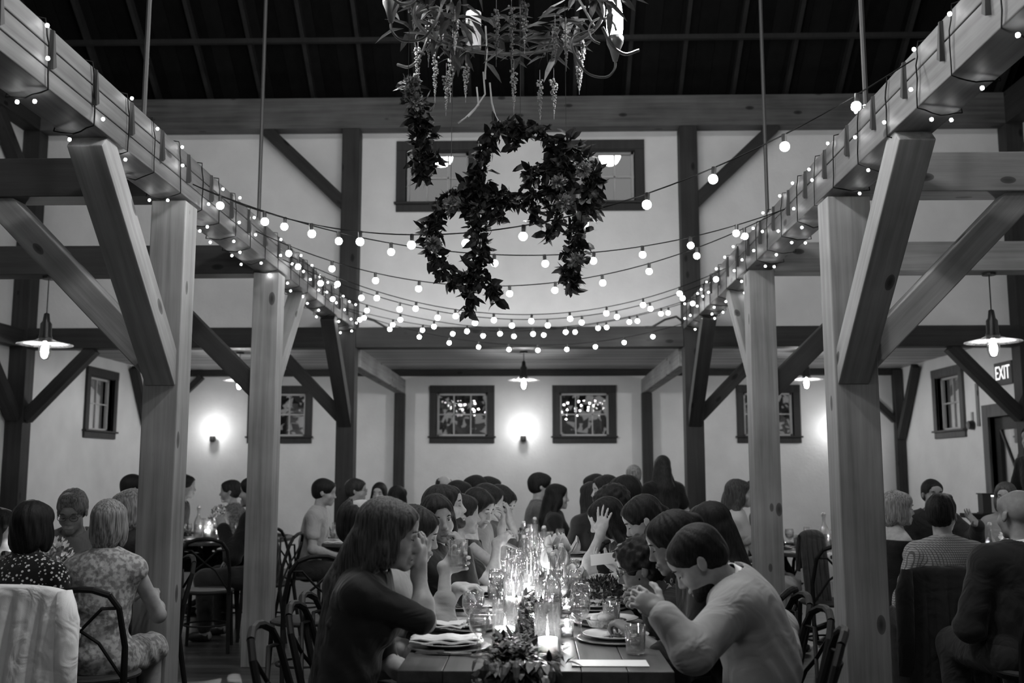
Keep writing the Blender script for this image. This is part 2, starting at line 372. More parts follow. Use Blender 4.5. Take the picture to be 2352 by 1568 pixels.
# braces of the post rows
for s, x, d, nm in (('l', PL, -1, 'left'), ('r', PR, 1, 'right')):
    timber('timber_brace', (x, Y1+.05, 1.94), (x, Y1-1.0, 2.95), .165, .15, f'dark brace from the near {nm} post forward up to the {nm} beam', W_NEAR, 'brace')
    timber('timber_brace', (x+d*.06, Y1+.1, 2.0), (x+d*1.02, Y1+.1, 2.97), .14, .15, f'knotty diagonal brace from the near {nm} post outward to the cross beam', W_NEAR, 'brace', Vector((0,1,0)))
    timber('timber_brace', (x+d*.06, Y2+.1, 2.03), (x+d*.98, Y2+.1, 2.93), .13, .14, f'brace from the second {nm} post outward to its cross beam', W_SHADED, 'brace', Vector((0,1,0)))
    timber('timber_brace', (x, Y2+.15, 2.02), (x, Y2+1.05, 2.95), .125, .13, f'pale brace from the second {nm} post back up to the {nm} beam', W_NEAR, 'brace')
    timber('timber_brace', (x, Y3+.05, 1.93), (x, Y3-1.0, 2.95), .14, .13, f'brace from the far {nm} post forward up to the end of the beam with lights', W_SHADED, 'brace')
    timber('timber_brace', (x+d*.06, Y3+.1, 2.0), (x+d*.8, Y3+.1, 2.76), .12, .13, f'brace from the far {nm} post outward under the cross beam', W_SHADED, 'brace', Vector((0,1,0)))
    timber('timber_brace', (x+d*.06, Y3+.08, 4.37), (x+d*.98, Y3+.08, 5.25), .14, .13, f'diagonal brace on the upper white wall, {nm} of the small high windows', W_SHADED, 'brace', Vector((0,1,0)))
# low bay behind the far frame
for x, nm in ((-2.0, 'left'), (1.66, 'right')):
    timber('timber_beam', (x, Y3+.2, 2.665), (x, YB-.02, 2.665), .21, .14, f'beam under the low back ceiling, {nm} of the centre bay', W_NEAR, 'beam', Vector((0,0,1)))
    timber('timber_post', (x, YB-.09, 0), (x, YB-.09, 2.56), .15, .15, f'slim dark post against the far wall, {nm} of the centre windows', W_SHADED, 'post')
timber('timber_beam', (XL, YB-.05, 2.868), (XR, YB-.05, 2.868), .09, .09, 'thin header strip along the top of the far wall', W_SHADED, 'beam', Vector((0,0,1)))
for x, d, nm in ((XL+.08, 1, 'left'), (XR-.08, -1, 'right')):
    timber('timber_post', (x, YB-.1, 0), (x, YB-.1, 2.9), .12, .12, f'corner post of the far wall, {nm} end', W_SHADED, 'post')
    timber('timber_brace', (x, YB-.15, 1.9), (x, YB-.85, 2.88), .1, .1, f'slim brace on the {nm} side wall by the far corner', W_SHADED, 'brace')
    timber('timber_brace', (x+d*.05, YB-.1, 2.15), (x+d*.72, YB-.1, 2.82), .09, .09, f'slim brace on the far wall by its {nm} corner', W_SHADED, 'brace', Vector((0,1,0)))
# iron tie rods
for x, y, nm in ((PL, 5.0, 'left near'), (PL, 7.2, 'left far'), (PR, 5.0, 'right near'), (PR, 7.2, 'right far')):
    mb = MB().tube([(0,0,0), (0,0, RZ-.8*abs(RY-y)-3.2-.25)], .014, 8).tube([(0,0,0),(0,0,.05)], .03, 8)
    o = mb.build('tie_rod', mat('iron', .05, rough=.5, spec=.5), loc=(x, y, 3.2)); tag(o, f'thin iron rod hanging from the roof to the {nm} part of the post row', 'rod', 'iron rods from the roof')

# ---------------------------------------------------------------- windows
PANE = glass('window_glass', .9, blend=.25, rough=.0)
SASH = mat('sash_paint', .5, rough=.5)
def window(n, u0, u1, z0, z1, plane, axis, cols, rows, label, sgn=1, trim=.105, m=None):
    """frame on the room side of the wall; glass set back in the opening"""
    root = empty(f'window_{n}', (0,0,0), label, 'window'); root['kind'] = 'structure'
    def bx(mb, a, b, t0, t1, c, d):
        if axis == 'x': mb.box(a, b, min(plane+t0, plane+t1), max(plane+t0, plane+t1), c, d)
        else: mb.box(min(plane+t0*sgn, plane+t1*sgn), max(plane+t0*sgn, plane+t1*sgn), a, b, c, d)
    t = MB()
    bx(t, u0-trim, u0, -.035, .0, z0, z1); bx(t, u1, u1+trim, -.035, 0, z0, z1); bx(t, u0-trim, u1+trim, -.04, 0, z1, z1+trim)
    bx(t, u0-.012, u0, -.03, .14, z0, z1); bx(t, u1, u1+.012, -.03, .14, z0, z1); bx(t, u0, u1, -.03, .14, z1-.012, z1)
    t.build('window_casing', m or W_TRIM, root, bevel=.004)
    s = MB(); bx(s, u0-trim-.02, u1+trim+.02, -.06, .1, z0-.025, z0); bx(s, u0-trim, u1+trim, -.03, 0, z0-trim, z0-.025)
    s.build('window_sill', m or W_TRIM, root, bevel=.006)
    q = MB(); w = .03
    bx(q, u0+.005, u0+w+.005, .05, .09, z0, z1); bx(q, u1-w-.005, u1-.005, .05, .09, z0, z1); bx(q, u0, u1, .05, .09, z0, z0+w); bx(q, u0, u1, .05, .09, z1-w-.01, z1-.01)
    for i in range(1, cols): c = u0+(u1-u0)*i/cols; bx(q, c-.009, c+.009, .055, .085, z0, z1)
    for i in range(1, rows): c = z0+(z1-z0)*i/rows; bx(q, u0, u1, .055, .085, c-.009, c+.009)
    q.build('window_sash', SASH, root)
    g = MB(); bx(g, u0, u1, .068, .072, z0, z1); g.build('window_pane', PANE, root)
for i, (a, b) in enumerate(BW): window(i+1, a, b, *BZ, YB, 'x', 3, 2, ('far wall window at the left end', 'far wall window left of the centre lamp', 'far wall window right of the centre lamp', 'far wall window at the right end')[i])
for i, (a, b) in enumerate(UW): window(i+5, a, b, *UZ, YM+.20, 'x', 3, 2, ('small high window in the upper wall, left one', 'small high window in the upper wall, right one')[i], trim=.11)
window(7, SW[0], SW[1], SW[2], SW[3], XL, 'y', 2, 2, 'narrow window in the left side wall', -1)
window(8, SW[0], SW[1], SW[2], SW[3], XR, 'y', 2, 2, 'narrow window in the right side wall', 1, m=wood('window_trim_light', .10, knots=.3))
# door in the right wall: frame, leaf with a lit glazed cross pattern
dr = empty('door_1', (0,0,0), 'dark door with crossed glazing bars in the right wall', 'door'); dr['kind'] = 'structure'
d = MB().box(XR-.03, XR+.1, 11.0, 11.15, 0, 2.2).box(XR-.03, XR+.1, 12.0, 12.15, 0, 2.2).box(XR-.03, XR+.1, 11.15, 12.0, 2.05, 2.2)
d.build('door_frame', wood('door_frame_wood', .13, knots=.3), dr, bevel=.004)
d = MB().box(XR+.05, XR+.1, 11.15, 11.27, 0, 2.05).box(XR+.05, XR+.1, 11.88, 12.0, 0, 2.05).box(XR+.05, XR+.1, 11.27, 11.88, 1.9, 2.05).box(XR+.05, XR+.1, 11.27, 11.88, 0, 1.0)
for a, b in (((11.27, 1.0), (11.88, 1.9)), ((11.27, 1.9), (11.88, 1.0))): d.tube([(XR+.07, a[0], a[1]), (XR+.07, b[0], b[1])], .02, 6)
d.build('door_leaf', mat('door_paint', .03, rough=.5), dr)
MB().box(XR+.07, XR+.075, 11.27, 11.88, 1.0, 1.9).build('door_pane', PANE, dr)
# things on the right wall
def text_mesh(s, size, ext=.002):
    cu = bpy.data.curves.new('t', 'FONT'); cu.body = s; cu.size = size; cu.extrude = ext; cu.align_x = 'CENTER'; cu.align_y = 'CENTER'
    o = bpy.data.objects.new('t', cu); C.objects.link(o); bpy.context.view_layer.update()
    me = bpy.data.meshes.new_from_object(o.evaluated_get(bpy.context.evaluated_depsgraph_get())); bpy.data.objects.remove(o); return me
ex = empty('exit_sign', (XR, 11.50, 2.53), 'dark exit sign with lit letters above the door on the right wall', 'sign')
MB().box(-.05, 0, -.21, .21, -.13, .13).build('sign_housing', mat('sign_box', .10, rough=.5), ex, bevel=.006)
me = text_mesh('EXIT', .215); me.materials.append(mat('exit_letters', .9, emit=.8))
o = bpy.data.objects.new('sign_letters', me); C.objects.link(o); o.parent = ex; o.location = (-.053, 0, 0); o.rotation_euler = (PI/2, 0, -PI/2); o.scale = (.82, 1.05, 1)
ba = empty('wall_bell', (XR, 12.45, 1.98), 'small dark round device on the right wall beside the window', 'device')
MB().lathe([(.0001,.0),(.055,.0),(.06,.02),(.05,.07),(.0001,.075)], 16).build('bell_cup', mat('black_metal', .02, rough=.35, spec=.6), ba).rotation_euler = (0, -PI/2, 0)
MB().box(-.02, 0, -.02, .02, .0, .16).build('mount', mat('grey_metal', .35, rough=.4, metal=.6), ba)
o = MB().box(-.02, 0, -.03, .03, -.26, .26).build('wall_strip', W_NEAR, loc=(XR, 12.28, 2.22)); tag(o, 'narrow vertical wooden strip between the side window and the door', 'strip')

# ---------------------------------------------------------------- outside: trees against the dusk sky
def blob_tree(x, y, h, r, label, v):
    root = empty('tree', (x, y, 0), label, 'tree', 'trees outside the windows')
    MB().tube([(0,0,0), (.05,.02,h*.5)], [.14,.08], 8).build('trunk', mat('bark', .05), root)
    me_v = []; me_f = []; rr = random.Random(x*31+y)
    mb = MB()
    for i in range(900):
        u, w = rr.uniform(-1,1), rr.uniform(0, 2*PI); q = r*(.55+.5*rr.random()); s = math.sqrt(1-u*u)
        p = Vector((q*s*math.cos(w), q*s*math.sin(w), h*.6+q*u*1.25)); 
        a = Vector((rr.gauss(0,1), rr.gauss(0,1), rr.gauss(0,1))).normalized(); b = a.orthogonal().normalized(); L = .16
        mb.add([p-a*L, p+b*L*.5, p+a*L, p-b*L*.5], ((0,1,2,3),))
    mb.build('foliage', mat('tree_leaf_%d' % int(v*100), v, rough=.8), root)
for i, (x, y, h, r, v) in enumerate(((-6.0,19,4.2,1.6,.08),(-2.4,21,4.2,1.5,.12),(1.2,19.5,4.6,1.6,.07),(4.7,20.5,4.2,1.5,.10),(-10.5,14.5,4.5,1.8,.1),(10,14.2,4.2,1.7,.1))):
    blob_tree(x, y, h, r, 'leafy tree outside ' + ('behind the left end far window','behind the window left of the centre lamp','behind the window right of the centre lamp','behind the right end far window','beyond the left side window','beyond the right side window','past the far right corner','past the far left corner')[i], v)
o = struct('ground_outside', MB().box(-40, 40, YB+.35, 60, -.3, -.2), mat('outside_grass', .12, rough=.9, noise=.3))
# ---------------------------------------------------------------- lamps
BULB = mat('lit_bulb', .9, emit=44)
GLOW = mat('lit_pendant_bulb', .9, emit=14)
PGLOW = {}
BLACK = mat('black_metal', .02, rough=.35, spec=.6)
SHADE = glass('shade_glass', .92, blend=.45, haze=.12)
RUBBER = mat('cord_rubber', .012, rough=.85, spec=.1)
JAR = glass('jar_glass', .93, blend=.3)
def pendant(x, y, zb, ztop, label, power):
    root = empty('pendant_lamp', (x, y, zb), label, 'pendant lamp', 'pendant lamps')
    MB().tube([(0,0,.30), (0,0,ztop-zb)], .005, 6).lathe([(.0001,ztop-zb),(.05,ztop-zb),(.05,ztop-zb-.02),(.0001,ztop-zb-.02)], 14).build('cord', BLACK, root)
    MB().lathe([(.0001,.31),(.02,.30),(.028,.24),(.042,.22),(.045,.13),(.052,.115),(.052,.085),(.0001,.085)], 20).build('socket', BLACK, root, smooth=True)
    n = 32; pr = [(.05,.105),(.09,.085),(.15,.072),(.205,.060),(.205,.056),(.15,.067),(.09,.079),(.05,.098)]
    MB().lathe(pr, n).build('lamp_shade', SHADE, root, smooth=True)
    MB().lathe([(.046,.09),(.046,.0),(.043,-.03),(.03,-.055),(.0001,-.062)], 20).build('glass_jar', JAR, root, smooth=True)
    MB().lathe([(.012,.085),(.014,.06),(.026,.03),(.028,.0),(.02,-.022),(.0001,-.032)], 16).build('bulb', mat('pendant_bulb_%d' % power, .9, emit=power*26), root, smooth=True)
pendant(-3.78, Y2+.1, 2.33, 2.92, 'pendant lamp hanging from the second cross beam at far left', 15)
pendant(3.47, Y2+.1, 2.33, 2.92, 'pendant lamp hanging from the second cross beam at far right', 15)
pendant(-.135, 12.6, 2.50, 2.925, 'pendant lamp over the centre of the far bay', 25)
pendant(-3.77, 12.6, 2.50, 2.925, 'pendant lamp in the left part of the far bay, half hidden', 25)
pendant(3.43, 12.6, 2.50, 2.925, 'pendant lamp in the right part of the far bay, half hidden', 25)
def sconce(x, label):
    root = empty('wall_sconce', (x, YB, 1.885), label, 'wall sconce', 'wall sconces')
    mb = MB().lathe([(.0001,-.045),(.03,-.04),(.043,-.02),(.045,.02),(.042,.045),(.034,.045),(.038,.02),(.03,-.03),(.0001,-.034)], 16, (0,-.09,0))
    mb.box(-.025,.025,-.06,0,-.02,.02); mb.build('sconce_body', BLACK, root, smooth=False)
    MB().ball((0,-.09,.02), .014, 8, 6).build('bulb', GLOW, root)
    point_light('sconce_light', (0,-.23,.15), 3.9, .03, root)
sconce(-.166, 'small round uplight on the far wall between the two centre windows')
sconce(-4.786, 'small round uplight at the left end of the far wall')
sconce(4.409, 'small round uplight at the right end of the far wall')

# globe strings between the two beams
LX, RX = PL+.1, PR-.12
def globe_string(A, B, sag, label, n0=.16, step=.31):
    root = empty('globe_string', A, label, 'string lights', 'globe strings across the nave')
    A = Vector(A); B = Vector(B); L = (B-A).length; pts = []
    for i in range(41):
        t = i/40; p = (B-A)*t; p.z -= 4*sag*t*(1-t); pts.append(p)
    MB().tube(pts, .0035, 5).build('cord', RUBBER, root)
    d = n0; rr = random.Random(label)
    while d < L-.05:
        t = d/L; p = (B-A)*t; p.z -= 4*sag*t*(1-t)
        sw = rr.uniform(-.006, .006)
        b = MB().ball((p.x+sw, p.y, p.z-.053), .022, 12, 8).build('globe_bulb', BULB, root, smooth=True)
        MB().tube([(p.x, p.y, p.z+.003), (p.x+sw*.5, p.y, p.z-.034)], .011, 8).build('bulb_socket', BLACK, b)
        d += step
    return root
STR = [((LX,5.5,3.05),(RX,4.03,3.14),.50,'nearest globe string, rising steeply to the right beam',.2),
       ((LX,5.58,3.06),(RX,6.24,3.08),.352,'second globe string, from near left beam to the middle right',.5),
       ((LX,6.79,3.09),(RX,6.36,3.10),.443,'third globe string, crossing behind the flower wreath',.25),
       ((LX,7.62,3.11),(RX,8.21,3.10),.436,'fourth globe string, low in the middle of the nave',.1),
       ((LX,7.55,3.05),(RX,8.67,3.10),.416,'fifth globe string, just above the far cross beam',.3),
       ((LX,10.09,3.09),(RX,9.79,3.11),.282,'sixth globe string, crossing in front of the far cross beam',.2),
       ((LX,9.0,3.08),(RX,9.5,3.10),.345,'seventh globe string, among the crowded lights at mid height',.1),
       ((LX,10.1,3.07),(RX,10.62,2.99),.30,'farthest globe string, hanging just below the far cross beam',.15)]
for a, b, s, l, n0 in STR: globe_string(a, b, s, l, n0)

# small lights wound round the two long beams
FAIRY = mat('fairy_bulb', .9, emit=30)
def fairy(x, sgn, label, y0, y1, pitch, seed, tight=1):
    root = empty('fairy_lights', (x, 0, 3.075), label, 'fairy lights')
    rr = random.Random(seed); q = .107; h = .137
    pts = []; y = y0; bulbs = []
    while y < y1:
        p = pitch*rr.uniform(.8, 1.2)
        loop = [(sgn*q, y, h), (sgn*(q+.004), y+p*.06, h*.3), (sgn*q, y+p*.12, -h), (0, y+p*.2, -h-.012-.02*rr.random()), (-sgn*q, y+p*.3, -h),
                (-sgn*q, y+p*.6, h), (0, y+p*.8, h)]
        for k in range(len(loop)):
            a = Vector(loop[k]); b = Vector(loop[k+1]) if k+1 < len(loop) else Vector((sgn*q, y+p, h))
            for j in range(3): pts.append(a.lerp(b, j/3) + Vector((0, rr.uniform(-.008,.008), 0)))
            if k in (0, 1, 2, 3) or rr.random() < .3:
                if rr.random() < .80*tight: bulbs.append(a.lerp(b, rr.uniform(.2,.8)) + Vector((sgn*.02 if k < 2 else 0, rr.uniform(-.05,.05), -.02 if k in (2,3) else rr.uniform(-.01,.02))))
        y += p
    MB().tube(pts, .0032, 4, cap=False).build('wire', RUBBER, root)
    bulbs = bulbs[:98]
    for p in bulbs:
        MB().ball(p, .0088, 6, 4).build('fairy_bulb', FAIRY, root)
fairy(PL, 1, 'small star lights wound round the left long beam', 2.6, Y3-.1, .36, 5)
fairy(PR, -1, 'small star lights wound round the right long beam', 2.6, Y3-.1, .36, 9)
# black cable from the end of each beam
for x, d, nm in ((PL+.1, 1, 'left'), (PR-.1, -1, 'right')):
    o = MB().tube([(x, Y3-.02, 3.02), (x+d*.08, Y3-.03, 3.08), (x+d*.2, Y3-.02, 3.05), (x+d*.34, Y3-.0, 2.97), (x+d*.42, Y3+.0, 2.97)], .012, 6).build('power_cable', BLACK)
    tag(o, f'black cable looping from the {nm} far post onto the cross beam', 'cable')

# added fill globes high in the hall, out of view, to brighten it
def fill_globe(x, y, z, label, power):
    root = empty('added_globe_lamp', (x, y, z), label, 'ceiling lamp', 'high frosted globe lamps')
    MB().tube([(0,0,.2), (0,0, RZ-.8*abs(RY-y)-z-.02)], .008, 6).build('cord', BLACK, root)
    MB().ball((0,0,0), .2, 20, 12).build('lamp_shade', mat('fill_globe_shell', .9, emit=power/6.0), root, smooth=True)
fill_globe(-1.7, 4.2, 7.2, 'large frosted globe lamp hanging high over the left side of the hall', 400)
fill_globe(1.4, 4.2, 7.2, 'large frosted globe lamp hanging high over the right side of the hall', 400)
# ---------------------------------------------------------------- chandelier, hanging flowers
IRON = mat('forged_iron', .05, rough=.4, spec=.4, metal=.2)
WAX = mat('candle_wax', .4, rough=.5, spec=.3)
LEAF = mat('leaf_dark', .025, rough=.5, spec=.4, noise=.4, nscale=12)
LEAF2 = mat('leaf_grey', .09, rough=.5, spec=.4, noise=.3, nscale=12)
BLOOM = mat('dried_bloom', .05, rough=.9, noise=.5, nscale=30)
WIST = mat('wisteria', .17, rough=.8, noise=.4, nscale=40)
PALE = mat('pale_bloom', .30, rough=.9, noise=.3, nscale=30)
def leaf(mb, p, d, up, L, W, droop=.25):
    """pointed folded leaf from p along d"""
    d = d.normalized(); s = d.cross(up)
    s = s.normalized() if s.length > 1e-4 else d.orthogonal().normalized()
    n = s.cross(d)
    q = [p, p+d*L*.35+s*W*.5+n*W*.14, p+d*L*.35-s*W*.5+n*W*.14, p+d*L*.38, p+d*L*.72+s*W*.36-n*L*droop*.4, p+d*L*.72-s*W*.36-n*L*droop*.4, p+d*L*.74-n*L*droop*.45, p+d*L-n*L*droop]
    mb.add(q, ((0,3,1),(0,2,3),(1,3,6,4),(3,2,5,6),(4,6,7),(6,5,7)))
def rv(r): return Vector((r.gauss(0,1), r.gauss(0,1), r.gauss(0,1))).normalized()
def wisteria(mb, p, L, r, n, rnd):
    """hanging tapering cluster of small buds"""
    for i in range(n):
        t = (i/n)**.8; a = rnd.uniform(0, 2*PI); q = r*(1-t)**.8*rnd.uniform(.4,1)
        mb.ball((p[0]+q*math.cos(a), p[1]+q*math.sin(a), p[2]-L*t), .0062*(1.15-.6*t), 5, 3)
CHX, CHY, CHZ = -.125, 4.7, 3.67
def spline(P, n=6):
    P = [Vector(p) for p in P]; Q = [P[0]*2-P[1]]+P+[P[-1]*2-P[-2]]; out = []
    for i in range(1, len(Q)-2):
        for k in range(n):
            t = k/n; a, b, c, d = Q[i-1], Q[i], Q[i+1], Q[i+2]
            out.append(.5*((2*b)+(c-a)*t+(2*a-5*b+4*c-d)*t*t+(3*b-a-3*c+d)*t**3))
    return out+[P[-1]]
def chandelier(loc, label, main):
    root = empty('chandelier', loc, label, 'chandelier')
    rnd = random.Random(3); R = .47
    ring = [(R*math.cos(a), R*math.sin(a), 0) for a in [2*PI*i/48 for i in range(49)]]
    MB().tube(ring, .011, 8, cap=False).build('iron_ring', IRON, root, smooth=True)
    ztop = RZ - .8*abs(RY-loc[1]) - loc[2] - .05
    MB().tube([(0,0,.75),(0,0,ztop)], .012, 8).build('rod', BLACK, root)
    for a in (.35, PI+.05, PI*4/3, PI*5/3, PI*1.5):
        ca, sa = math.cos(a), math.sin(a)
        MB().tube([(R*ca, R*sa, 0), (0,0,.75)], .007, 6).build('strut', IRON, root)
        zo = -.285 if a < 1 else (-.17 if a < 3.5 else -.02)
        zq = zo+.33
        arm = [(R*ca, R*sa, .0), ((R-.13)*ca, (R-.13)*sa, zo+.20), ((R-.06)*ca, (R-.06)*sa, zo+.05), ((R+.05)*ca, (R+.05)*sa, zo+.03), ((R+.105)*ca, (R+.105)*sa, zo+.08), ((R+.11)*ca, (R+.11)*sa, zo+.14)]
        ar = MB().tube(spline(arm), .0065, 8).build('arm', IRON, root, smooth=True)
        cx, cy = (R+.11)*ca, (R+.11)*sa
        MB().lathe([(.0001,.12),(.012,.125),(.03,.19),(.043,.22),(.045,.25),(.0001,.25)], 18, (cx,cy,zo)).build('candle_cup', mat('cup_metal', .10, rough=.35, spec=.5, metal=.2), ar, smooth=True)
        MB().lathe([(.036,.25),(.043,.30),(.044,.36),(.036,.43),(.02,.50),(.0001,.55)], 18, (cx,cy,zo)).build('flame_bulb', mat('flame_bulb', .9, emit=14), ar, smooth=True)
        point_light('lamp_light', (cx*1.22,cy*1.22,.36+zo), 40 if main else 15, .05, root)
    return root
ch = chandelier((CHX, CHY, CHZ), 'round iron chandelier with flame bulbs hanging over the long table', True)
chandelier((CHX, .4, 3.75), 'second iron chandelier nearer the front doors', False)  # unseen copy added behind the camera to light the near end
rnd = random.Random(11)
# scroll work under the ring
for a in (-2.45, -1.75, -1.15, -.75, .3, 2.6):
    ca, sa = math.cos(a), math.sin(a)
    MB().tube(spline([(.5*ca,.5*sa,-.0),(.55*ca,.55*sa,-.09),(.62*ca,.62*sa,-.13),(.70*ca,.70*sa,-.10)]), .008, 6).build('scroll', IRON, ch, smooth=True)
    MB().tube([(.5*ca+.07*math.cos(t), .5*sa, -.02+.07*math.sin(t)) for t in [i*.45 for i in range(11)]], .006, 6).build('scroll', IRON, ch, smooth=True)
o = MB().lathe([(.0001,-.085),(.042,-.085),(.042,.118),(.030,.125),(.0001,.125)], 24).build('pillar_candle', WAX, loc=(CHX-.20, CHY+.43, CHZ+.10), smooth=False); tag(o, 'unlit tall white pillar candle standing on the chandelier ring', 'candle')
# greenery laid on the ring: one arrangement
ar = empty('greenery_wreath', (CHX, CHY, CHZ), 'wreath of long leaves and hanging blossom tied round the chandelier ring', 'wreath')
lf = MB(); lf2 = MB()
for i in range(950):
    a = rnd.uniform(0, 2*PI)
    if 1.2 < a < 2.1 and rnd.random() < .72: continue
    if a < .75 or a > 6.1 or abs(a-PI-.05) < .3: continue
    R = .48+rnd.gauss(0,.06); p = Vector((R*math.cos(a), R*math.sin(a), rnd.uniform(-.04,.20)))
    d = Vector((math.cos(a), math.sin(a), 0))*rnd.uniform(-.6,1) + Vector((-math.sin(a), math.cos(a), 0))*rnd.choice((-1,1))*rnd.uniform(.3,1.2) + Vector((0,0,rnd.uniform(-.7,.6)))
    leaf(lf if rnd.random() < .7 else lf2, p, d, Vector((0,0,1)), rnd.uniform(.09,.19), rnd.uniform(.025,.045), rnd.uniform(0,.5))
lf.build('dark_leaves', LEAF, ar); lf2.build('grey_leaves', LEAF2, ar)
for (px, py, L, Yd) in ((985,60,.20,5.05),(1045,45,.17,4.95),(1000,130,.22,5.00),(1035,140,.20,5.05),(1070,150,.18,5.10),(1140,25,.24,4.45),(1175,15,.3,4.45),(1180,160,.22,5.15),(1240,185,.22,5.15),(1272,180,.20,5.15),(1275,60,.16,4.75),(1300,65,.2,4.85),(1335,110,.17,5.05),(1330,150,.14,5.05),(1025,170,.2,5.05),(1205,0,.22,4.25),(960,110,.18,4.85)):
    p = at(px, py, Yd) - Vector((CHX, CHY, CHZ)); b = MB()
    b.tube([p+Vector((0,0,.06)), p+Vector((0,0,-L*1.15))], .0015, 4)
    wisteria(b, p, L, .024, 95, rnd); b.build('hanging_blossom', WIST, ar)
b = MB()
for (px, py, L, s) in ((1115,60,.30,.0),(1110,165,.25,-.08),(1095,200,.2,-.1),(1125,190,.22,.05)):
    p = at(px, py, 5.12) - Vector((CHX, CHY, CHZ)); b.tube([p, p+Vector((.01,0,-L*.5)), p+Vector((s*.6,0,-L*.85)), p+Vector((s,0,-L))], .005, 5)
b.build('ribbon', mat('ribbon', .22, rough=.6), ar)

# hanging flower pieces, built round bent stems
FY = 4.55
def flower_piece(name, lines, label, cat, seed, dens=1.0, pale=()):
    rr = random.Random(seed)
    org = at(lines[0][0][0], lines[0][0][1], FY)
    root = empty(name, org, label, cat, 'hanging flower pieces below the chandelier')
    st = MB(); fo = MB(); f2 = MB(); bl = MB(); pb = MB()
    for ln in lines:
        P = [at(x, y, FY) - org for x, y, r in ln]; Rr = [r*FY/F_PX for x, y, r in ln]
        st.tube(P, .008, 5)
        for i in range(len(P)-1):
            L = (P[i+1]-P[i]).length; n = int(L*620*dens*max(.6, Rr[i]/.06))
            for k in range(n):
                t = rr.random(); c = P[i].lerp(P[i+1], t); R = Rr[i]*(1-t)+Rr[i+1]*t
                v = rv(rr); p = c + v*R*rr.uniform(.2,.85); d = (v + rv(rr)*.8 + Vector((0,0,-.5)))
                m = rr.random()
                if m < .5: leaf(fo, p, d, rv(rr), rr.uniform(.035,.085), rr.uniform(.02,.045), rr.uniform(0,.4))
                elif m < .66: leaf(f2, p, d, rv(rr), rr.uniform(.03,.07), rr.uniform(.018,.04), .3)
                elif m < .97:
                    for j in range(3): leaf(bl, p, rv(rr), rv(rr), rr.uniform(.02,.04), rr.uniform(.015,.03), .2)
                else:
                    for j in range(12): leaf(bl, p, (v+rv(rr)*.5), rv(rr), rr.uniform(.03,.05), .006, .3)
    for (x, y, r) in pale:
        c = at(x, y, FY-.05) - org; R = r*FY/F_PX
        for k in range(150): v = rv(rr); leaf(pb, c+v*R*rr.uniform(.1,.8), v, rv(rr), .028, .016, .2)
    st.build('stem', LEAF, root); fo.build('dark_leaves', LEAF, root); f2.build('grey_leaves', LEAF2, root); bl.build('blossoms', BLOOM, root)
    if pale: pb.build('pale_blossoms', PALE, root)
    # two thin wires up to the chandelier ring
    w = MB(); top = Vector((CHX, CHY, CHZ)) - org
    a = min(lines[0], key=lambda q: q[1]); p = at(a[0], a[1], FY) - org
    w.tube([p, Vector((p.x*.9, -.0, top.z-.02))], .0018, 4); w.build('wire', BLACK, root)
flower_piece('flower_strand', [[(938,180,14),(945,215,24),(965,260,26),(975,310,26),(972,350,30),(966,385,24),(975,415,10)], [(975,350,15),(1010,365,10)]],
    'narrow hanging flower strand at the left, pale tuft near its top', 'flower strand', 4, pale=((945,215,18),(955,235,20),(948,190,16)))
flower_piece('flower_wreath', [[(1195,290,16),(1150,297,20),(1118,330,22),(1102,380,24),(1108,440,26),(1140,462,20),(1190,455,20),(1240,450,24),(1285,440,32),(1300,390,34),(1275,340,20),(1245,300,18),(1195,290,16)],
    [(1268,385,30),(1225,400,26),(1205,385,12)], [(1070,410,26),(1085,450,24)], [(1100,470,26),(1095,520,26),(1100,560,20)], [(1140,462,14),(1150,500,10)], [(1190,300,8),(1180,335,4)],[(1225,470,10),(1235,510,6)]],
    'large ring-shaped hanging flower wreath in the middle', 'flower wreath', 5, pale=((1285,420,14),(1295,465,14)))
flower_piece('flower_drop', [[(1300,325,14),(1325,350,20),(1352,390,26),(1360,430,24),(1345,480,24),(1325,530,26),(1318,580,30),(1315,625,28),(1308,665,10)], [(1290,470,24),(1270,520,20),(1262,545,8)], [(1370,400,10),(1372,440,8)]],
    'long hanging flower drop at the right of the wreath', 'flower drop', 6, pale=((1340,390,12),(1322,600,14)))
flower_piece('flower_crescent', [[(1075,470,16),(1035,455,26),(1008,490,28),(990,540,20),(1000,590,20),(1025,630,20),(1060,650,24),(1085,640,24),(1100,600,20),(1110,560,14)], [(1075,655,22),(1082,690,14),(1076,718,6)], [(1105,632,20),(1132,660,12),(1140,695,6)], [(1045,445,24),(1020,470,24)]],
    'smaller lower ring of hanging flowers with a tail, left of the wreath', 'flower wreath', 8, pale=((1035,470,14),(995,560,14)))
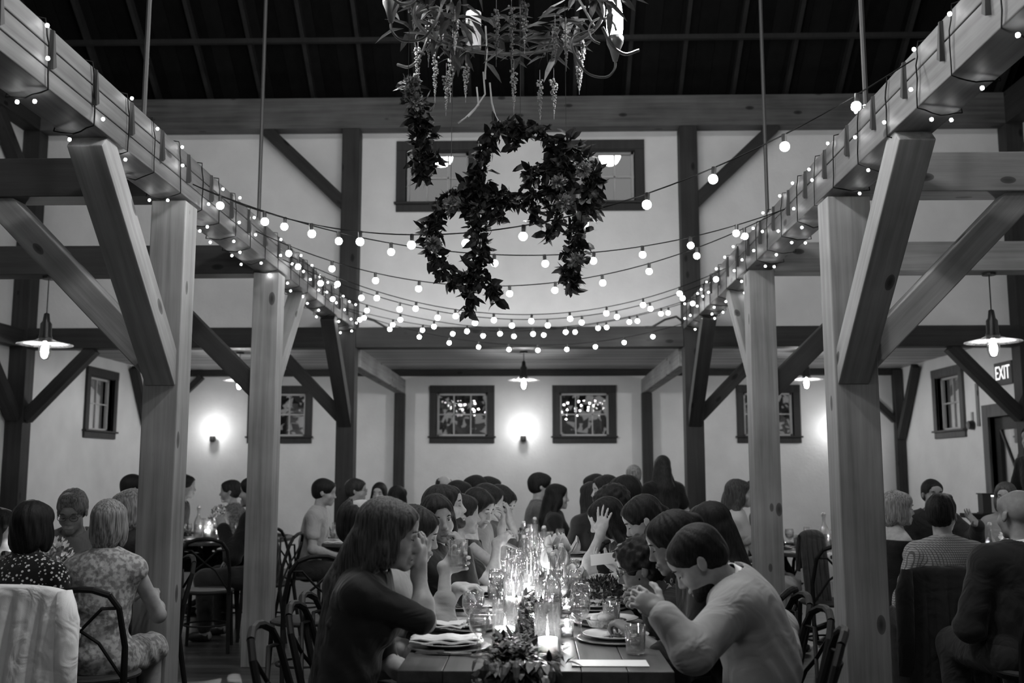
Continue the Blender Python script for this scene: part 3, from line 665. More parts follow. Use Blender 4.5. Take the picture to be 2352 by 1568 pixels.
# ---------------------------------------------------------------- people: smooth implicit bodies turned into one surface
def V3(*a): return np.array(a, dtype=float)
def nrm(v): v = np.asarray(v, float); return v/ (np.linalg.norm(v)+1e-9)
class G:
    """a group of soft primitives blended with radius k, optionally in a local frame"""
    def __init__(s, k=.02, R=None, o=None): s.k = k; s.p = []; s.R = R; s.o = o; s.sub = []
    def cap(s, a, b, ra, rb, sub=False, k=None):
        (s.sub if sub else s.p).append(('c', np.array(a, float), np.array(b, float), ra, rb, k)); return s
    def ell(s, c, r, M=None, sub=False, k=None):
        (s.sub if sub else s.p).append(('e', np.array(c, float), np.array(r, float), M, None, k)); return s
    def bounds(s):
        lo = np.full(3, 1e9); hi = -lo
        for q in s.p:
            if q[0] == 'c':
                r = max(q[3], q[4]); l = np.minimum(q[1], q[2])-r; h = np.maximum(q[1], q[2])+r
            else:
                r = q[2].max() if q[3] is not None else q[2]; l = q[1]-r; h = q[1]+r
            lo = np.minimum(lo, l); hi = np.maximum(hi, h)
        if s.R is not None:
            c = np.array([[a, b, d] for a in (lo[0], hi[0]) for b in (lo[1], hi[1]) for d in (lo[2], hi[2])]) @ s.R.T + s.o
            lo, hi = c.min(0), c.max(0)
        return lo, hi
    @staticmethod
    def prim(q, P):
        if q[0] == 'c':
            ba = q[2]-q[1]; pa = P-q[1]; t = np.clip(pa@ba/(ba@ba+1e-12), 0, 1)
            return np.linalg.norm(pa-t[:, None]*ba, axis=1)-(q[3]+(q[4]-q[3])*t)
        p = P-q[1]
        if q[3] is not None: p = p@q[3]
        a = np.linalg.norm(p/q[2], axis=1); b = np.linalg.norm(p/q[2]**2, axis=1)+1e-9
        return a*(a-1)/b
    def __call__(s, P):
        if s.R is not None: P = (P-s.o)@s.R
        d = None; last = None
        for q in s.p:
            if getattr(s, 'bangs', 0) and q is s.bq: continue
            e = s.prim(q, P)
            if d is None: d = e
            else:
                k = q[5] or s.k; h = np.maximum(k-np.abs(d-e), 0)/k; d = np.minimum(d, e)-h*h*k*.25
        for q in s.sub:
            e = -s.prim(q, P); k = q[5] or s.k*.5; h = np.maximum(k-np.abs(d-e), 0)/k; d = np.maximum(d, e)+h*h*k*.25
        if getattr(s, 'bangs', 0): d = np.minimum(d, s.prim(s.bq, P))
        return d
def union(groups, P, k):
    d = np.full(len(P), 9.)
    for g in groups:
        lo, hi = g.bb; m = np.all((P > lo-.05) & (P < hi+.05), axis=1)
        if not m.any(): continue
        e = g(P[m]); f = d[m]; h = np.maximum(k-np.abs(f-e), 0)/k; d[m] = np.minimum(f, e)-h*h*k*.25
    return d
def surface(groups, h, name, material, parent=None, k=.02, post=None, noise=None):
    for g in groups: g.bb = g.bounds()
    lo = np.min([g.bb[0] for g in groups], axis=0)-2.5*h-.012; hi = np.max([g.bb[1] for g in groups], axis=0)+2.5*h+.012
    B = 6; nb = np.ceil((hi-lo)/(h*B)).astype(int)+1; n = nb*B
    ax = [lo[i]+(np.arange(nb[i])+.5)*B*h-.5*h for i in range(3)]
    Cc = np.stack(np.meshgrid(*ax, indexing='ij'), -1).reshape(-1, 3)
    def f(P):
        d = union(groups, P, k)
        if noise is not None: d = d+noise(P)
        if post is not None: d = post(P, d)
        return d
    dc = union(groups, Cc, k)
    act = np.abs(dc) < B*h*.9+k*.3+.02
    V = np.repeat(np.repeat(np.repeat(np.where(dc < 0, -1., 1.).reshape(nb), B, 0), B, 1), B, 2)
    bi = np.argwhere(act.reshape(nb)); off = np.stack(np.meshgrid(*[np.arange(B)]*3, indexing='ij'), -1).reshape(-1, 3)
    idx = (bi[:, None, :]*B+off[None]).reshape(-1, 3)
    P = lo+idx*h
    V[idx[:, 0], idx[:, 1], idx[:, 2]] = f(P)
    s = V < 0
    c = np.zeros([m-1 for m in V.shape], int)
    for a in (0, 1):
        for b in (0, 1):
            for e in (0, 1): c += s[a:V.shape[0]-1+a, b:V.shape[1]-1+b, e:V.shape[2]-1+e]
    cells = np.argwhere((c > 0) & (c < 8))
    if len(cells) == 0: return None
    cor = np.array([[a, b, e] for a in (0, 1) for b in (0, 1) for e in (0, 1)])
    vals = np.stack([V[tuple((cells+q).T)] for q in cor], 1)
    acc = np.zeros((len(cells), 3)); cnt = np.zeros(len(cells))
    for i in range(8):
        for j in range(i+1, 8):
            if np.abs(cor[i]-cor[j]).sum() != 1: continue
            a, b = vals[:, i], vals[:, j]; m = (a < 0) != (b < 0); t = np.where(m, a/(a-b+1e-12), 0)
            acc += np.where(m[:, None], cor[i]+(cor[j]-cor[i])*t[:, None], 0); cnt += m
    verts = lo+(cells+acc/cnt[:, None])*h
    ids = np.full(c.shape, -1); ids[tuple(cells.T)] = np.arange(len(cells))
    F = []
    for d in range(3):
        u, w = (d+1) % 3, (d+2) % 3
        s0 = np.take(s, range(V.shape[d]-1), d); s1 = np.take(s, range(1, V.shape[d]), d)
        e = np.argwhere(s0 != s1); e = e[(e[:, u] > 0) & (e[:, w] > 0) & (e[:, u] < V.shape[u]-1) & (e[:, w] < V.shape[w]-1)]
        fl = s0[tuple(e.T)]
        U = np.zeros(3, int); U[u] = 1; W = np.zeros(3, int); W[w] = 1
        q = np.stack([ids[tuple((e-U-W).T)], ids[tuple((e-W).T)], ids[tuple(e.T)], ids[tuple((e-U).T)]], 1)
        q = np.where(fl[:, None], q, q[:, ::-1]); F.append(q)
    F = np.concatenate(F); F = F[(F >= 0).all(1)]
    me = bpy.data.meshes.new(name); me.vertices.add(len(verts)); me.vertices.foreach_set('co', verts.ravel().astype(np.float32))
    me.loops.add(len(F)*4); me.loops.foreach_set('vertex_index', F.ravel().astype(np.int32))
    me.polygons.add(len(F)); me.polygons.foreach_set('loop_start', np.arange(0, len(F)*4, 4, dtype=np.int32))
    me.polygons.foreach_set('use_smooth', np.ones(len(F), bool)); me.update(calc_edges=True); me.validate()
    me.materials.append(material); o = bpy.data.objects.new(name, me); C.objects.link(o)
    if parent is not None: o.parent = parent
    return o

def frame(fwd, up):
    f = nrm(fwd); u = np.asarray(up, float); x = nrm(np.cross(f, u)); u = np.cross(x, f)
    return np.stack([x, f, nrm(u)], 1)      # columns: right, forward, up
def rotv(v, ax, a):
    ax = nrm(ax); v = np.asarray(v, float)
    return v*math.cos(a)+np.cross(ax, v)*math.sin(a)+ax*(ax@v)*(1-math.cos(a))

def head_group(R, o, s, fem, mouth=0):
    g = G(.018*s, R, o)
    E = lambda c, r, sub=False, k=None, M=None: g.ell(np.array(c)*s, np.array(r)*s, M, sub, None if k is None else k*s)
    K = lambda a, b, ra, rb, sub=False, k=None: g.cap(np.array(a)*s, np.array(b)*s, ra*s, rb*s, sub, None if k is None else k*s)
    E((0,-.018,.034), (.074,.094,.084)); E((0,.03,-.025), (.060,.064,.078)); E((0,.030,-.070), (.050 if not fem else .045,.052,.042))
    E((0,.074,-.100), (.022,.018,.017), k=.022); E((0,.045,.045), (.062,.055,.05))
    K((-.032,.083,.024), (.032,.083,.024), .010, .010, k=.016)
    K((0,.088,.012), (0,.104,-.028), .0078, .0100, k=.013); E((0,.106,-.0335), (.0120,.0115,.0105), k=.009)
    E((.011,.097,-.039), (.0085,.010,.0075), k=.006); E((-.011,.097,-.039), (.0085,.010,.0075), k=.006)
    for m in (-1, 1):
        E((m*.038,.060,-.034), (.021,.024,.022), k=.02)
        E((m*.031,.098,.004), (.015,.012,.010), True, k=.014)
        E((m*.031,.0785,.003), (.0135,.0135,.0125), k=.004)
        E((m*.079,-.004,-.008), (.008,.017,.028), k=.006, M=np.array([[1,0,0],[0,.96,-.27],[0,.27,.96]]))
        E((m*.088,.004,-.006), (.005,.009,.015), True, k=.005)
    K((-.019,.0905,-.0655), (.019,.0905,-.0655), .006, .006, k=.008); K((0,.097,-.0655), (0,.0975,-.066), .0065, .0065, k=.01)
    K((-.015,.090,-.081), (.015,.090,-.081), .0075, .0075, k=.009)
    if mouth: E((0,.104,-.074), (.02,.016,.008*mouth), True, k=.004)
    else: K((-.022,.104,-.0735), (.022,.104,-.0735), .0035, .0035, True, k=.004)
    return g

def hand_group(w, d, n, side, curl, s=1.0, spread=.10, tc=None, splay=None):
    """w wrist, d pointing direction, n direction the palm faces, side +1 = thumb on the d x n side"""
    d = nrm(d); n = nrm(np.asarray(n, float)-d*(np.asarray(n, float)@d)); l = np.cross(d, n)*side
    g = G(.010*s); w = np.asarray(w, float)
    M = np.stack([l, n, d], 1)
    g.ell(w+d*.048*s, V3(.041,.015,.052)*s, M); g.cap(w-d*.01*s, w+d*.03*s, .027*s, .026*s)
    g.ell(w+d*.03*s+l*.022*s+n*.008*s, V3(.018,.014,.03)*s, M)
    fl = [(.030,.070), (.010,.080), (-.011,.074), (-.030,.058)]
    for i, (off, L) in enumerate(fl):
        sp = spread*(1.4, .35, -.5, -1.5)[i]
        c = curl[i] if isinstance(curl, (list, tuple)) else curl
        b = w+d*(.088-.006*abs(i-1))*s+l*off*s; dr = nrm(d+l*sp); ax = np.cross(dr, n); r = .0085*s
        for j, fr in enumerate((.44, .31, .25)):
            dr = rotv(dr, ax, c*(.8, 1.1, .8)[j]); e = b+dr*L*fr*s
            g.cap(b, e, r, r*.9, k=.0035 if j == 0 else .005); b = e; r *= .9
    t = tc if tc is not None else .35
    b = w+d*.022*s+l*.034*s+n*.004*s; dr = nrm(d*.62+l*.70+n*.35); ax = nrm(np.cross(dr, nrm(n-l*.6)))
    for L, r in ((.040,.0125), (.032,.0108), (.026,.0095)):
        e = b+dr*L*s; g.cap(b, e, r*s, r*.88*s, k=.008); b = e; dr = rotv(dr, ax, t)
    return g

def ik(sh, ta, l1, l2, hint):
    v = ta-sh; D = np.linalg.norm(v); D2 = min(D, (l1+l2)*.985); v = v/(D+1e-9); ta = sh+v*D2
    a = (l1*l1-l2*l2+D2*D2)/(2*D2); hh = math.sqrt(max(l1*l1-a*a, 1e-6)); h = np.asarray(hint, float); h = nrm(h-v*(h@v))
    return sh+v*a+h*hh, ta

def skin_mat(v): return mat('skin_%d' % round(v*100), v, rough=.55, spec=.35, noise=.12, nscale=40)
def hair_mat(v, wave=0):
    nm = 'hair_%d' % round(v*1000)
    if nm in MATS: return MATS[nm]
    v = v*.7; m = mat(nm, v, rough=.6, spec=.2); nt = m.node_tree; b = nt.nodes['Principled BSDF']
    t = nt.nodes.new('ShaderNodeTexCoord'); mp = nt.nodes.new('ShaderNodeMapping'); mp.inputs['Scale'].default_value = (150, 150, 9)
    n = nt.nodes.new('ShaderNodeTexNoise'); n.inputs['Detail'].default_value = 4; n.inputs['Scale'].default_value = 1
    nt.links.new(t.outputs['Object'], mp.inputs[0]); nt.links.new(mp.outputs[0], n.inputs['Vector'])
    r = nt.nodes.new('ShaderNodeValToRGB'); r.color_ramp.elements[0].position = .35; r.color_ramp.elements[0].color = (v*.45,)*3+(1,)
    r.color_ramp.elements[1].position = .65; r.color_ramp.elements[1].color = (v*1.6,)*3+(1,)
    nt.links.new(n.outputs['Fac'], r.inputs[0]); nt.links.new(r.outputs[0], b.inputs['Base Color'])
    bp = nt.nodes.new('ShaderNodeBump'); bp.inputs['Strength'].default_value = .5; bp.inputs['Distance'].default_value = .004
    nt.links.new(n.outputs['Fac'], bp.inputs['Height']); nt.links.new(bp.outputs[0], b.inputs['Normal'])
    return m
def cloth(v, pat=None):
    nm = 'cloth_%s_%d' % (pat or 'plain', round(v*1000))
    if nm in MATS: return MATS[nm]
    m = mat(nm, v, rough=.85, spec=.1, sheen=.15); nt = m.node_tree; b = nt.nodes['Principled BSDF']; N = nt.nodes; L = nt.links
    t = N.new('ShaderNodeTexCoord')
    n = N.new('ShaderNodeTexNoise'); n.inputs['Scale'].default_value = 7; n.inputs['Detail'].default_value = 2; n.inputs['Distortion'].default_value = 1.5
    L.new(t.outputs['Object'], n.inputs['Vector'])
    n2 = N.new('ShaderNodeTexNoise'); n2.inputs['Scale'].default_value = 350; n2.inputs['Detail'].default_value = 1; L.new(t.outputs['Object'], n2.inputs['Vector'])
    bp = N.new('ShaderNodeBump'); bp.inputs['Strength'].default_value = .55; bp.inputs['Distance'].default_value = .03; L.new(n.outputs['Fac'], bp.inputs['Height'])
    b2 = N.new('ShaderNodeBump'); b2.inputs['Strength'].default_value = .25; b2.inputs['Distance'].default_value = .002; L.new(n2.outputs['Fac'], b2.inputs['Height']); L.new(bp.outputs[0], b2.inputs['Normal'])
    L.new(b2.outputs[0], b.inputs['Normal'])
    if pat:
        mx = N.new('ShaderNodeMix'); mx.data_type = 'RGBA'
        if pat == 'floral':
            vo = N.new('ShaderNodeTexVoronoi'); vo.inputs['Scale'].default_value = 60; L.new(t.outputs['Object'], vo.inputs['Vector'])
            r = N.new('ShaderNodeValToRGB'); r.color_ramp.elements[0].position = .30; r.color_ramp.elements[0].color = (1,1,1,1); r.color_ramp.elements[1].position = .36; r.color_ramp.elements[1].color = (0,0,0,1)
            L.new(vo.outputs['Distance'], r.inputs[0]); L.new(r.outputs[0], mx.inputs[0]); mx.inputs[6].default_value = (v,)*3+(1,); mx.inputs[7].default_value = (.55,)*3+(1,)
        elif pat == 'daisy':
            vo = N.new('ShaderNodeTexVoronoi'); vo.inputs['Scale'].default_value = 22; L.new(t.outputs['Object'], vo.inputs['Vector'])
            r = N.new('ShaderNodeValToRGB'); e = r.color_ramp.elements; e[0].position = .12; e[0].color = (0,0,0,1); e[1].position = .34; e[1].color = (0,0,0,1); x = e.new(.17); x.color = (1,1,1,1); x = e.new(.27); x.color = (1,1,1,1)
            L.new(vo.outputs['Distance'], r.inputs[0]); L.new(r.outputs[0], mx.inputs[0]); mx.inputs[6].default_value = (v,)*3+(1,); mx.inputs[7].default_value = (.4,)*3+(1,)
        elif pat == 'check':
            s_ = N.new('ShaderNodeSeparateXYZ'); L.new(t.outputs['Object'], s_.inputs[0]); outs = []
            ad = N.new('ShaderNodeMath'); ad.operation = 'ADD'; L.new(s_.outputs['X'], ad.inputs[0]); L.new(s_.outputs['Y'], ad.inputs[1])
            for src in (ad.outputs[0], s_.outputs['Z']):
                mlt = N.new('ShaderNodeMath'); mlt.operation = 'MULTIPLY'; mlt.inputs[1].default_value = 75; L.new(src, mlt.inputs[0])
                fr = N.new('ShaderNodeMath'); fr.operation = 'FRACT'; L.new(mlt.outputs[0], fr.inputs[0])
                lt = N.new('ShaderNodeMath'); lt.operation = 'LESS_THAN'; lt.inputs[1].default_value = .28; L.new(fr.outputs[0], lt.inputs[0]); outs.append(lt)
            mxx = N.new('ShaderNodeMath'); mxx.operation = 'MAXIMUM'; L.new(outs[0].outputs[0], mxx.inputs[0]); L.new(outs[1].outputs[0], mxx.inputs[1])
            L.new(mxx.outputs[0], mx.inputs[0]); mx.inputs[6].default_value = (v,)*3+(1,); mx.inputs[7].default_value = (v*.35,)*3+(1,)
        else:   # lace
            n3 = N.new('ShaderNodeTexNoise'); n3.inputs['Scale'].default_value = 45; n3.inputs['Detail'].default_value = 3; L.new(t.outputs['Object'], n3.inputs['Vector'])
            r = N.new('ShaderNodeValToRGB'); r.color_ramp.elements[0].position = .42; r.color_ramp.elements[1].position = .58
            L.new(n3.outputs['Fac'], r.inputs[0]); L.new(r.outputs[0], mx.inputs[0]); mx.inputs[6].default_value = (v*.6,)*3+(1,); mx.inputs[7].default_value = (v*1.3,)*3+(1,)
        L.new(mx.outputs[2], b.inputs['Base Color'])
    return m

def person(px, py, Y, face, label, fem=0, hair='short', hv=.02, top=.05, sleeves=2, skin=.38, bottom=.03, lean=.16, sit=.46,
           pitch=0, yaw=0, tilt=0, arms=(None, None), h=.008, s=1.0, pat=None, neck=True, stand=False, collar=None, hairlen=.30,
           glasses=False, eyes=False, jacket=False, mouth=0, beard=0, group=None, hipx=None, base_px=None, hunch=0, side_lean=0, scale_torso=1.0, hw=1.0):
    """px,py: middle of the head as seen; Y its depth; face: compass direction the body faces (0 = +X, 90 = away from the camera)"""
    Hd = np.array(at(px, py, Y)); a = math.radians(face); fw = V3(math.cos(a), math.sin(a), 0); rt = V3(math.sin(a), -math.cos(a), 0); up = V3(0,0,1)
    hs = (1.0 if not fem else .95)*s
    q = .92 if fem else 1.0
    q *= hw
    if stand: hipz = .92*s
    else: hipz = sit+.085
    hip = V3(Hd[0], Hd[1], 0)-fw*lean-rt*side_lean; hip[2] = hipz
    if hipx is not None: hip[0] = hipx
    # head frame
    hf = rotv(fw, up, -math.radians(yaw)); hr = nrm(np.cross(hf, up)); hf = rotv(hf, hr, math.radians(pitch)); hu = np.cross(hr, hf); hu = rotv(hu, hf, math.radians(tilt))
    HR = frame(hf, hu)
    nb = Hd-hu*.125*hs-hf*.012*hs; nb = nb+(hip-nb)*V3(.12,.12,0)*0
    base = nb-nrm(nb-hip)*.055-fw*.015                       # base of the neck
    if base_px is not None: base = np.array(at(*base_px))
    sp = base-hip; L = np.linalg.norm(sp); su = nrm(sp)
    mid = hip+sp*.5-fw*(.02+.05*max(0, lean-.1)+hunch)
    sf = nrm(fw-su*(fw@su)); M = frame(sf, su); M2 = frame(nrm(fw-nrm(mid-hip)*(fw@nrm(mid-hip))), nrm(mid-hip))
    root = empty('person', (0,0,0), label, 'person', group)
    sw = .160*q
    shc = base-su*.045
    sh = [shc-rt*sw, shc+rt*sw]          # left, right
    def torso(inf, wide=1.0):
        g = G(.05)
        g.ell(hip, V3(.165*q+inf,.115+inf,.12+inf), M2); g.ell(hip+(mid-hip)*.75, V3(.135*q*wide+inf,.098*wide+inf,.16+inf), M2)
        g.ell(mid+(base-mid)*.40+sf*.005, V3(.152*q+inf,.104+inf,.15+inf), M); g.ell(mid+(base-mid)*.72, V3(.15*q+inf,.085+inf,.10+inf), M)
        for m in (-1, 1): g.cap(shc+rt*m*.06, shc+rt*m*(sw-.005), .062+inf, .055*q+inf)
        for m in (-1, 1): g.cap(base+su*.01, shc+rt*m*.11+su*.012, .044+inf, .036+inf)
        if fem:
            for m in (-1, 1): g.ell(mid+(base-mid)*.42+sf*.085+rt*m*.065, V3(.056,.048,.056)+inf)
        return g
    head = head_group(HR, Hd, hs, fem, mouth)
    nk = G(.03); nk.cap(base-su*.02, Hd-hu*.06*hs-hf*.02*hs, .056 if not fem else .047, .052 if not fem else .044)
    groups = [head, nk, torso(0)]
    limb = G(.03); slv = []
    l1, l2 = .285*s*q**.5, .25*s*q**.5
    elbows = []
    for i, (A, m) in enumerate(zip(arms, (-1, 1))):
        S0 = sh[i]
        if A is None: A = {}
        if 'w' in A: ta = np.array(A['w'], float)
        elif 'px' in A: ta = np.array(at(*A['px']))
        else:
            r = A.get('f', (.24-lean*.5, .10, .655) if not stand else (.1,.25,.8)); ta = V3(hip[0], hip[1], 0)+fw*(r[0]+lean*.8)+rt*m*r[1]; ta[2] = r[2] if not stand else r[2]
        el, ta = ik(S0, ta, l1, l2, rt*m*A.get('out', .55)-up*A.get('dn', 1.0)-fw*A.get('bk', .2))
        if 'el' in A:
            el = np.array(at(*A['el']))
        fd = nrm(ta-el)
        limb.cap(S0, el, .044*q, .036*q); limb.cap(el, el+(ta-el)*.35, .036*q, .038*q); limb.cap(el+(ta-el)*.35, ta, .038*q, .024*q)
        d = fd if 'd' not in A else nrm(A['d']); n = A.get('n', -up if abs(fd[2]) < .7 else -rt*m)
        lat = np.cross(d, nrm(np.asarray(n, float))); side = A.get('side') or (1 if lat@(-rt*m) >= 0 else -1)
        groups.append(hand_group(ta+fd*.005, d, n, side, A.get('curl', .45), s*(.94 if fem else 1.0), A.get('spread', .1), A.get('tc')))
        elbows.append((S0, el, ta))
    groups.append(limb)
    # legs
    legs = G(.04); leg_pts = []
    for m in (-1, 1):
        hj = hip+rt*m*.09*q-up*.02
        if stand: kn = hj+fw*.03-up*(hip[2]*.47); ft = kn-fw*.03-up*(kn[2]-.08)
        else: kn = hj+fw*.42*s+rt*m*.05-up*.02; ft = V3(kn[0], kn[1], .09)-fw*.02+rt*m*.02
        leg_pts.append((hj, kn, ft)); legs.cap(hj, kn, .085*q, .058*q); legs.cap(kn, ft, .055*q, .038)
        legs.cap(ft-fw*.03-up*.045, ft+fw*.13-up*.055, .034, .028)
    groups.append(legs)
    surface(groups, h, 'body', skin_mat(skin), root, k=.022)
    # upper garment
    inf = .014 if not jacket else .026
    tg = [torso(inf, 1.06 if jacket else 1.0)]; sg = G(.03)
    if sleeves != 0:
        for S0, el, ta in elbows:
            fr = {1: .55, 2: 1.0, 3: 1.0, 1.5: .95}[sleeves]
            e = S0+(el-S0)*fr
            sg.cap(S0, e, .044*q+inf+.003, .037*q+inf+(.012 if sleeves == 1 else .002))
            if sleeves == 3: sg.cap(el, el+(ta-el)*.95, .037*q+inf+.002, .026*q+inf)
            elif sleeves == 2: sg.cap(el, el+(ta-el)*.42, .037*q+inf+.002, .038*q+inf)
        tg.append(sg)
    if jacket or not stand: pass
    skirt = G(.04)
    if fem and not stand:
        for hj, kn, ft in leg_pts: skirt.cap(hj, kn, .085*q+.018, .058*q+.03)
        tg.append(skirt)
    if stand and fem:
        skirt.cap(hip, hip-up*.35, .17*q, .21*q); tg.append(skirt)
    nd = nrm(Hd-hu*.06*hs-hf*.02*hs-base)
    hb = base+su*(.035 if neck else -.075); ns = sf*.6+su
    def neckline(P, d):
        v = P-(base+nd*.022 if neck == 1 else base-su*.045); su_ = nd if neck == 1 else su  # keep cloth under the neckline plane near the neck
        r = np.linalg.norm(v-np.outer(v@su_, su_), axis=1)
        e = ((.082 if jacket else .058) if neck else .105)-r
        if not neck: e = np.where(sleeves == 0, np.maximum(e, v@su-.02), e)
        return np.maximum(d, np.minimum(e, v@su_+.02))
    wr = lambda P: .0035*np.sin(P[:, 2]*55+7*np.sin(P[:, 0]*9+P[:, 1]*7)+P[:, 0]*21)*np.clip((hip[2]+.5-P[:, 2])*3, .2, 1)
    surface(tg, max(h, .007), 'jacket' if jacket else ('dress' if fem else 'shirt'), cloth(top, pat), root, k=.03, post=neckline, noise=wr)
    if collar is not None:
        c = MB(); n = 24; pr = []; low = []
        cx_ = nrm(rt-nd*(rt@nd)); cy_ = np.cross(nd, cx_); cy_ = cy_ if cy_@sf > 0 else -cy_
        for j in range(n+1):
            t = 2*PI*j/n; q0 = cx_*math.cos(t)+cy_*math.sin(t); pr.append(Vector(base+q0*.064+nd*(.052-.016*math.sin(t)))); low.append(Vector(base+q0*.082-nd*.004))
        inn = [Vector(base+(np.array(p)-base)*.95) for p in pr]
        vs = low+pr+inn; m_ = n+1
        fs = [(i, i+1, m_+i+1, m_+i) for i in range(n)]+[(m_+i, m_+i+1, 2*m_+i+1, 2*m_+i) for i in range(n)]
        c.add(vs, fs).build('collar', cloth(collar), root, smooth=True)
        if jacket:   # shirt front between the lapels
            f = MB(); p0 = base+sf*.085; f.add([Vector(p0+rt*.045), Vector(p0-rt*.045), Vector(mid+(base-mid)*.35+sf*.138-rt*.012), Vector(mid+(base-mid)*.35+sf*.138+rt*.012)], ((0,1,2,3),)).build('shirt_front', cloth(collar), root)
    # lower garment and shoes
    if not fem:
        tr = G(.04)
        for hj, kn, ft in leg_pts: tr.cap(hj, kn, .085*q+.014, .058*q+.02); tr.cap(kn, ft+up*.02, .062*q+.014, .055)
        tr.ell(hip, V3(.165*q+.016,.115+.018,.11), M2)
        surface([tr], max(h, .012), 'trousers', cloth(bottom), root, k=.03)
    for hj, kn, ft in leg_pts:
        sh_ = MB(); A0, B0 = Vector(ft-fw*.045-up*.045), Vector(ft+fw*.14-up*.052); sh_.tube([A0, A0.lerp(B0,.3), A0.lerp(B0,.75), B0], [.036,.044,.042,.026], 10)
        sh_.build('shoe', mat('shoe_leather', .02, rough=.3), root, smooth=True)
    # hair
    if hair != 'bald':
        hg = G(.02, HR, Hd); E = lambda c, r, sub=False, k=None: hg.ell(np.array(c)*hs, np.array(r)*hs, None, sub, None if k is None else k*hs)
        th = {'short': .010, 'crop': .004, 'curly': .018, 'full': .016}.get(hair, .009)
        E((0,-.020,.038), (.076+th,.096+th,.085+th*1.1)); E((0,-.045,-.01), (.070+th*.6,.066+th*.6,.062))
        if hair != 'ring': E((0,.042,.050), (.062+th,.055+th*.9,.052+th))
        fz = {'crop': .045, 'bangs': .030}.get(hair, .042)
        E((0,.128,-.013 if hair != 'ring' else .03), (.076,.072,.090), True, k=.010)        # open the face
        if hair in ('short', 'crop', 'curly', 'full', 'updo', 'pulled', 'ring'):
            for m in (-1, 1): E((m*.085,.012,-.030), (.03,.040,.040), True, k=.008)
        out = []; wg = []
        if hair == 'ring': E((0,.0,.10), (.068,.085,.065), True, k=.01)
        if hair == 'bangs': hg.p.append(('e', np.array((0,.072,.040))*hs, np.array((.062,.028,.032))*hs, None, None, .02*hs)); hg.bangs = 1; hg.bq = hg.p[-1]
        if hair in ('updo',): E((0,-.110,.045), (.048,.044,.044))
        if hair in ('pulled',): E((0,-.115,-.01), (.034,.034,.036))
        if hair in ('quiff',):
            for m in (-1, 1): E((m*.085,.012,-.030), (.03,.040,.040), True, k=.008)
            E((0,.055,.105), (.055,.045,.026))
        if hair in ('bob', 'bangs', 'long', 'wavy'):
            bl = -.06 if hair == 'bob' or (hair == 'bangs' and hairlen < .2) else -.05
            for m in (-1, 1): E((m*.068,.004,-.04), (.026,.052,.078)); 
            E((0,-.062,-.05), (.078,.046,.085))
        if hair in ('long', 'wavy', 'bangs') and hairlen > .15:
            l = G(.03); b0 = Hd-hf*.075*hs-hu*.03
            bk = base-fw*.075-su*.06; l.cap(b0, bk+up*.03, .066, .074)
            end = bk-nrm(sp)*hairlen-fw*.035
            for m in (-.055, .0, .055): l.cap(bk+rt*m*.7+up*.03, end+rt*m, .055, .028 if hair == 'long' else .045)
            for m in (-1, 1):
                c0 = Hd+hr*m*.072*hs-hu*.05; c1 = base+rt*m*.095-sf*.015-su*.015; l.cap(c0, c1, .026, .034); l.cap(c1, c1-su*hairlen*.35-sf*.06+rt*m*.01, .034, .022)
            wg.append(l)
        an = 0 if h > .0095 else 1
        amp = {'curly': .008, 'wavy': .006, 'crop': .0008}.get(hair, .0018)*an
        fq = {'curly': 95, 'wavy': 45}.get(hair, 95)
        if hair in ('curly',): nz = lambda P: amp*np.sin(P[:, 0]*fq)*np.sin(P[:, 1]*fq+1)*np.sin(P[:, 2]*fq+2)
        else:
            def nz(P):
                v = (P-Hd)@HR; az = np.arctan2(v[:, 0], -v[:, 1]+.0); return amp*np.sin(az*fq*.16+3*np.sin(v[:, 2]*14))+amp*.5*np.sin(az*fq*.37+v[:, 2]*25)
        surface([hg]+wg, max(h, .005) if h < .009 else h, 'hair', hair_mat(hv), root, k=.02, noise=nz)
    if beard:
        bg_ = G(.012, HR, Hd); E = lambda c, r, sub=False, k=None: bg_.ell(np.array(c)*hs, np.array(r)*hs, None, sub, k)
        E((0,.038,-.082), (.054,.060,.040)); E((0,.075,-.100), (.030,.026,.024)); E((0,.095,-.073), (.018,.02,.010), True, .006); E((0,.06,-.02), (.08,.08,.040), True, .01)
        surface([bg_], max(h, .005), 'beard', hair_mat(beard), root, k=.01)
    if eyes:
        def loc(x, y, z): return Vector(Hd+HR@(V3(x, y, z)*hs))
        for m in (-1, 1):
            b = MB().tube([loc(m*.018,.094,.0215), loc(m*.030,.0985,.0265), loc(m*.045,.088,.022)], [.0022*hs,.0036*hs,.0015*hs], 6); b.build('eyebrow', hair_mat(min(hv, .06)), root, smooth=True)
            dz = -.004
            if eyes == 2:
                e = MB().ball(loc(m*.031,.083,.003), .0112*hs, 12, 8); e.build('eye', mat('eye_white', .55, rough=.2), root, smooth=True)
                e = MB().ball(loc(m*.031+.002,.0905,.002), .0055*hs, 10, 6); e.build('iris', mat('iris_dark', .02, rough=.1, spec=.8), root, smooth=True)
                MB().tube([loc(m*.020,.0915,.009), loc(m*.031,.096,.0115), loc(m*.043,.0885,.008)], .0022*hs, 6).build('eyelid', skin_mat(skin*.7), root, smooth=True)
            else:
                MB().tube([loc(m*.020,.0900,-.003), loc(m*.031,.0945,-.0055), loc(m*.043,.0870,-.002)], .0016*hs, 6).build('lashes', mat('lash', .02), root)
        MB().tube([loc(-.021,.0925,-.0735), loc(-.008,.1005,-.0705), loc(0,.1015,-.072), loc(.008,.1005,-.0705), loc(.021,.0925,-.0735)], .0032*hs, 6).build('lips', mat('lips_%d' % (skin*100), skin*.55, rough=.4), root, smooth=True)
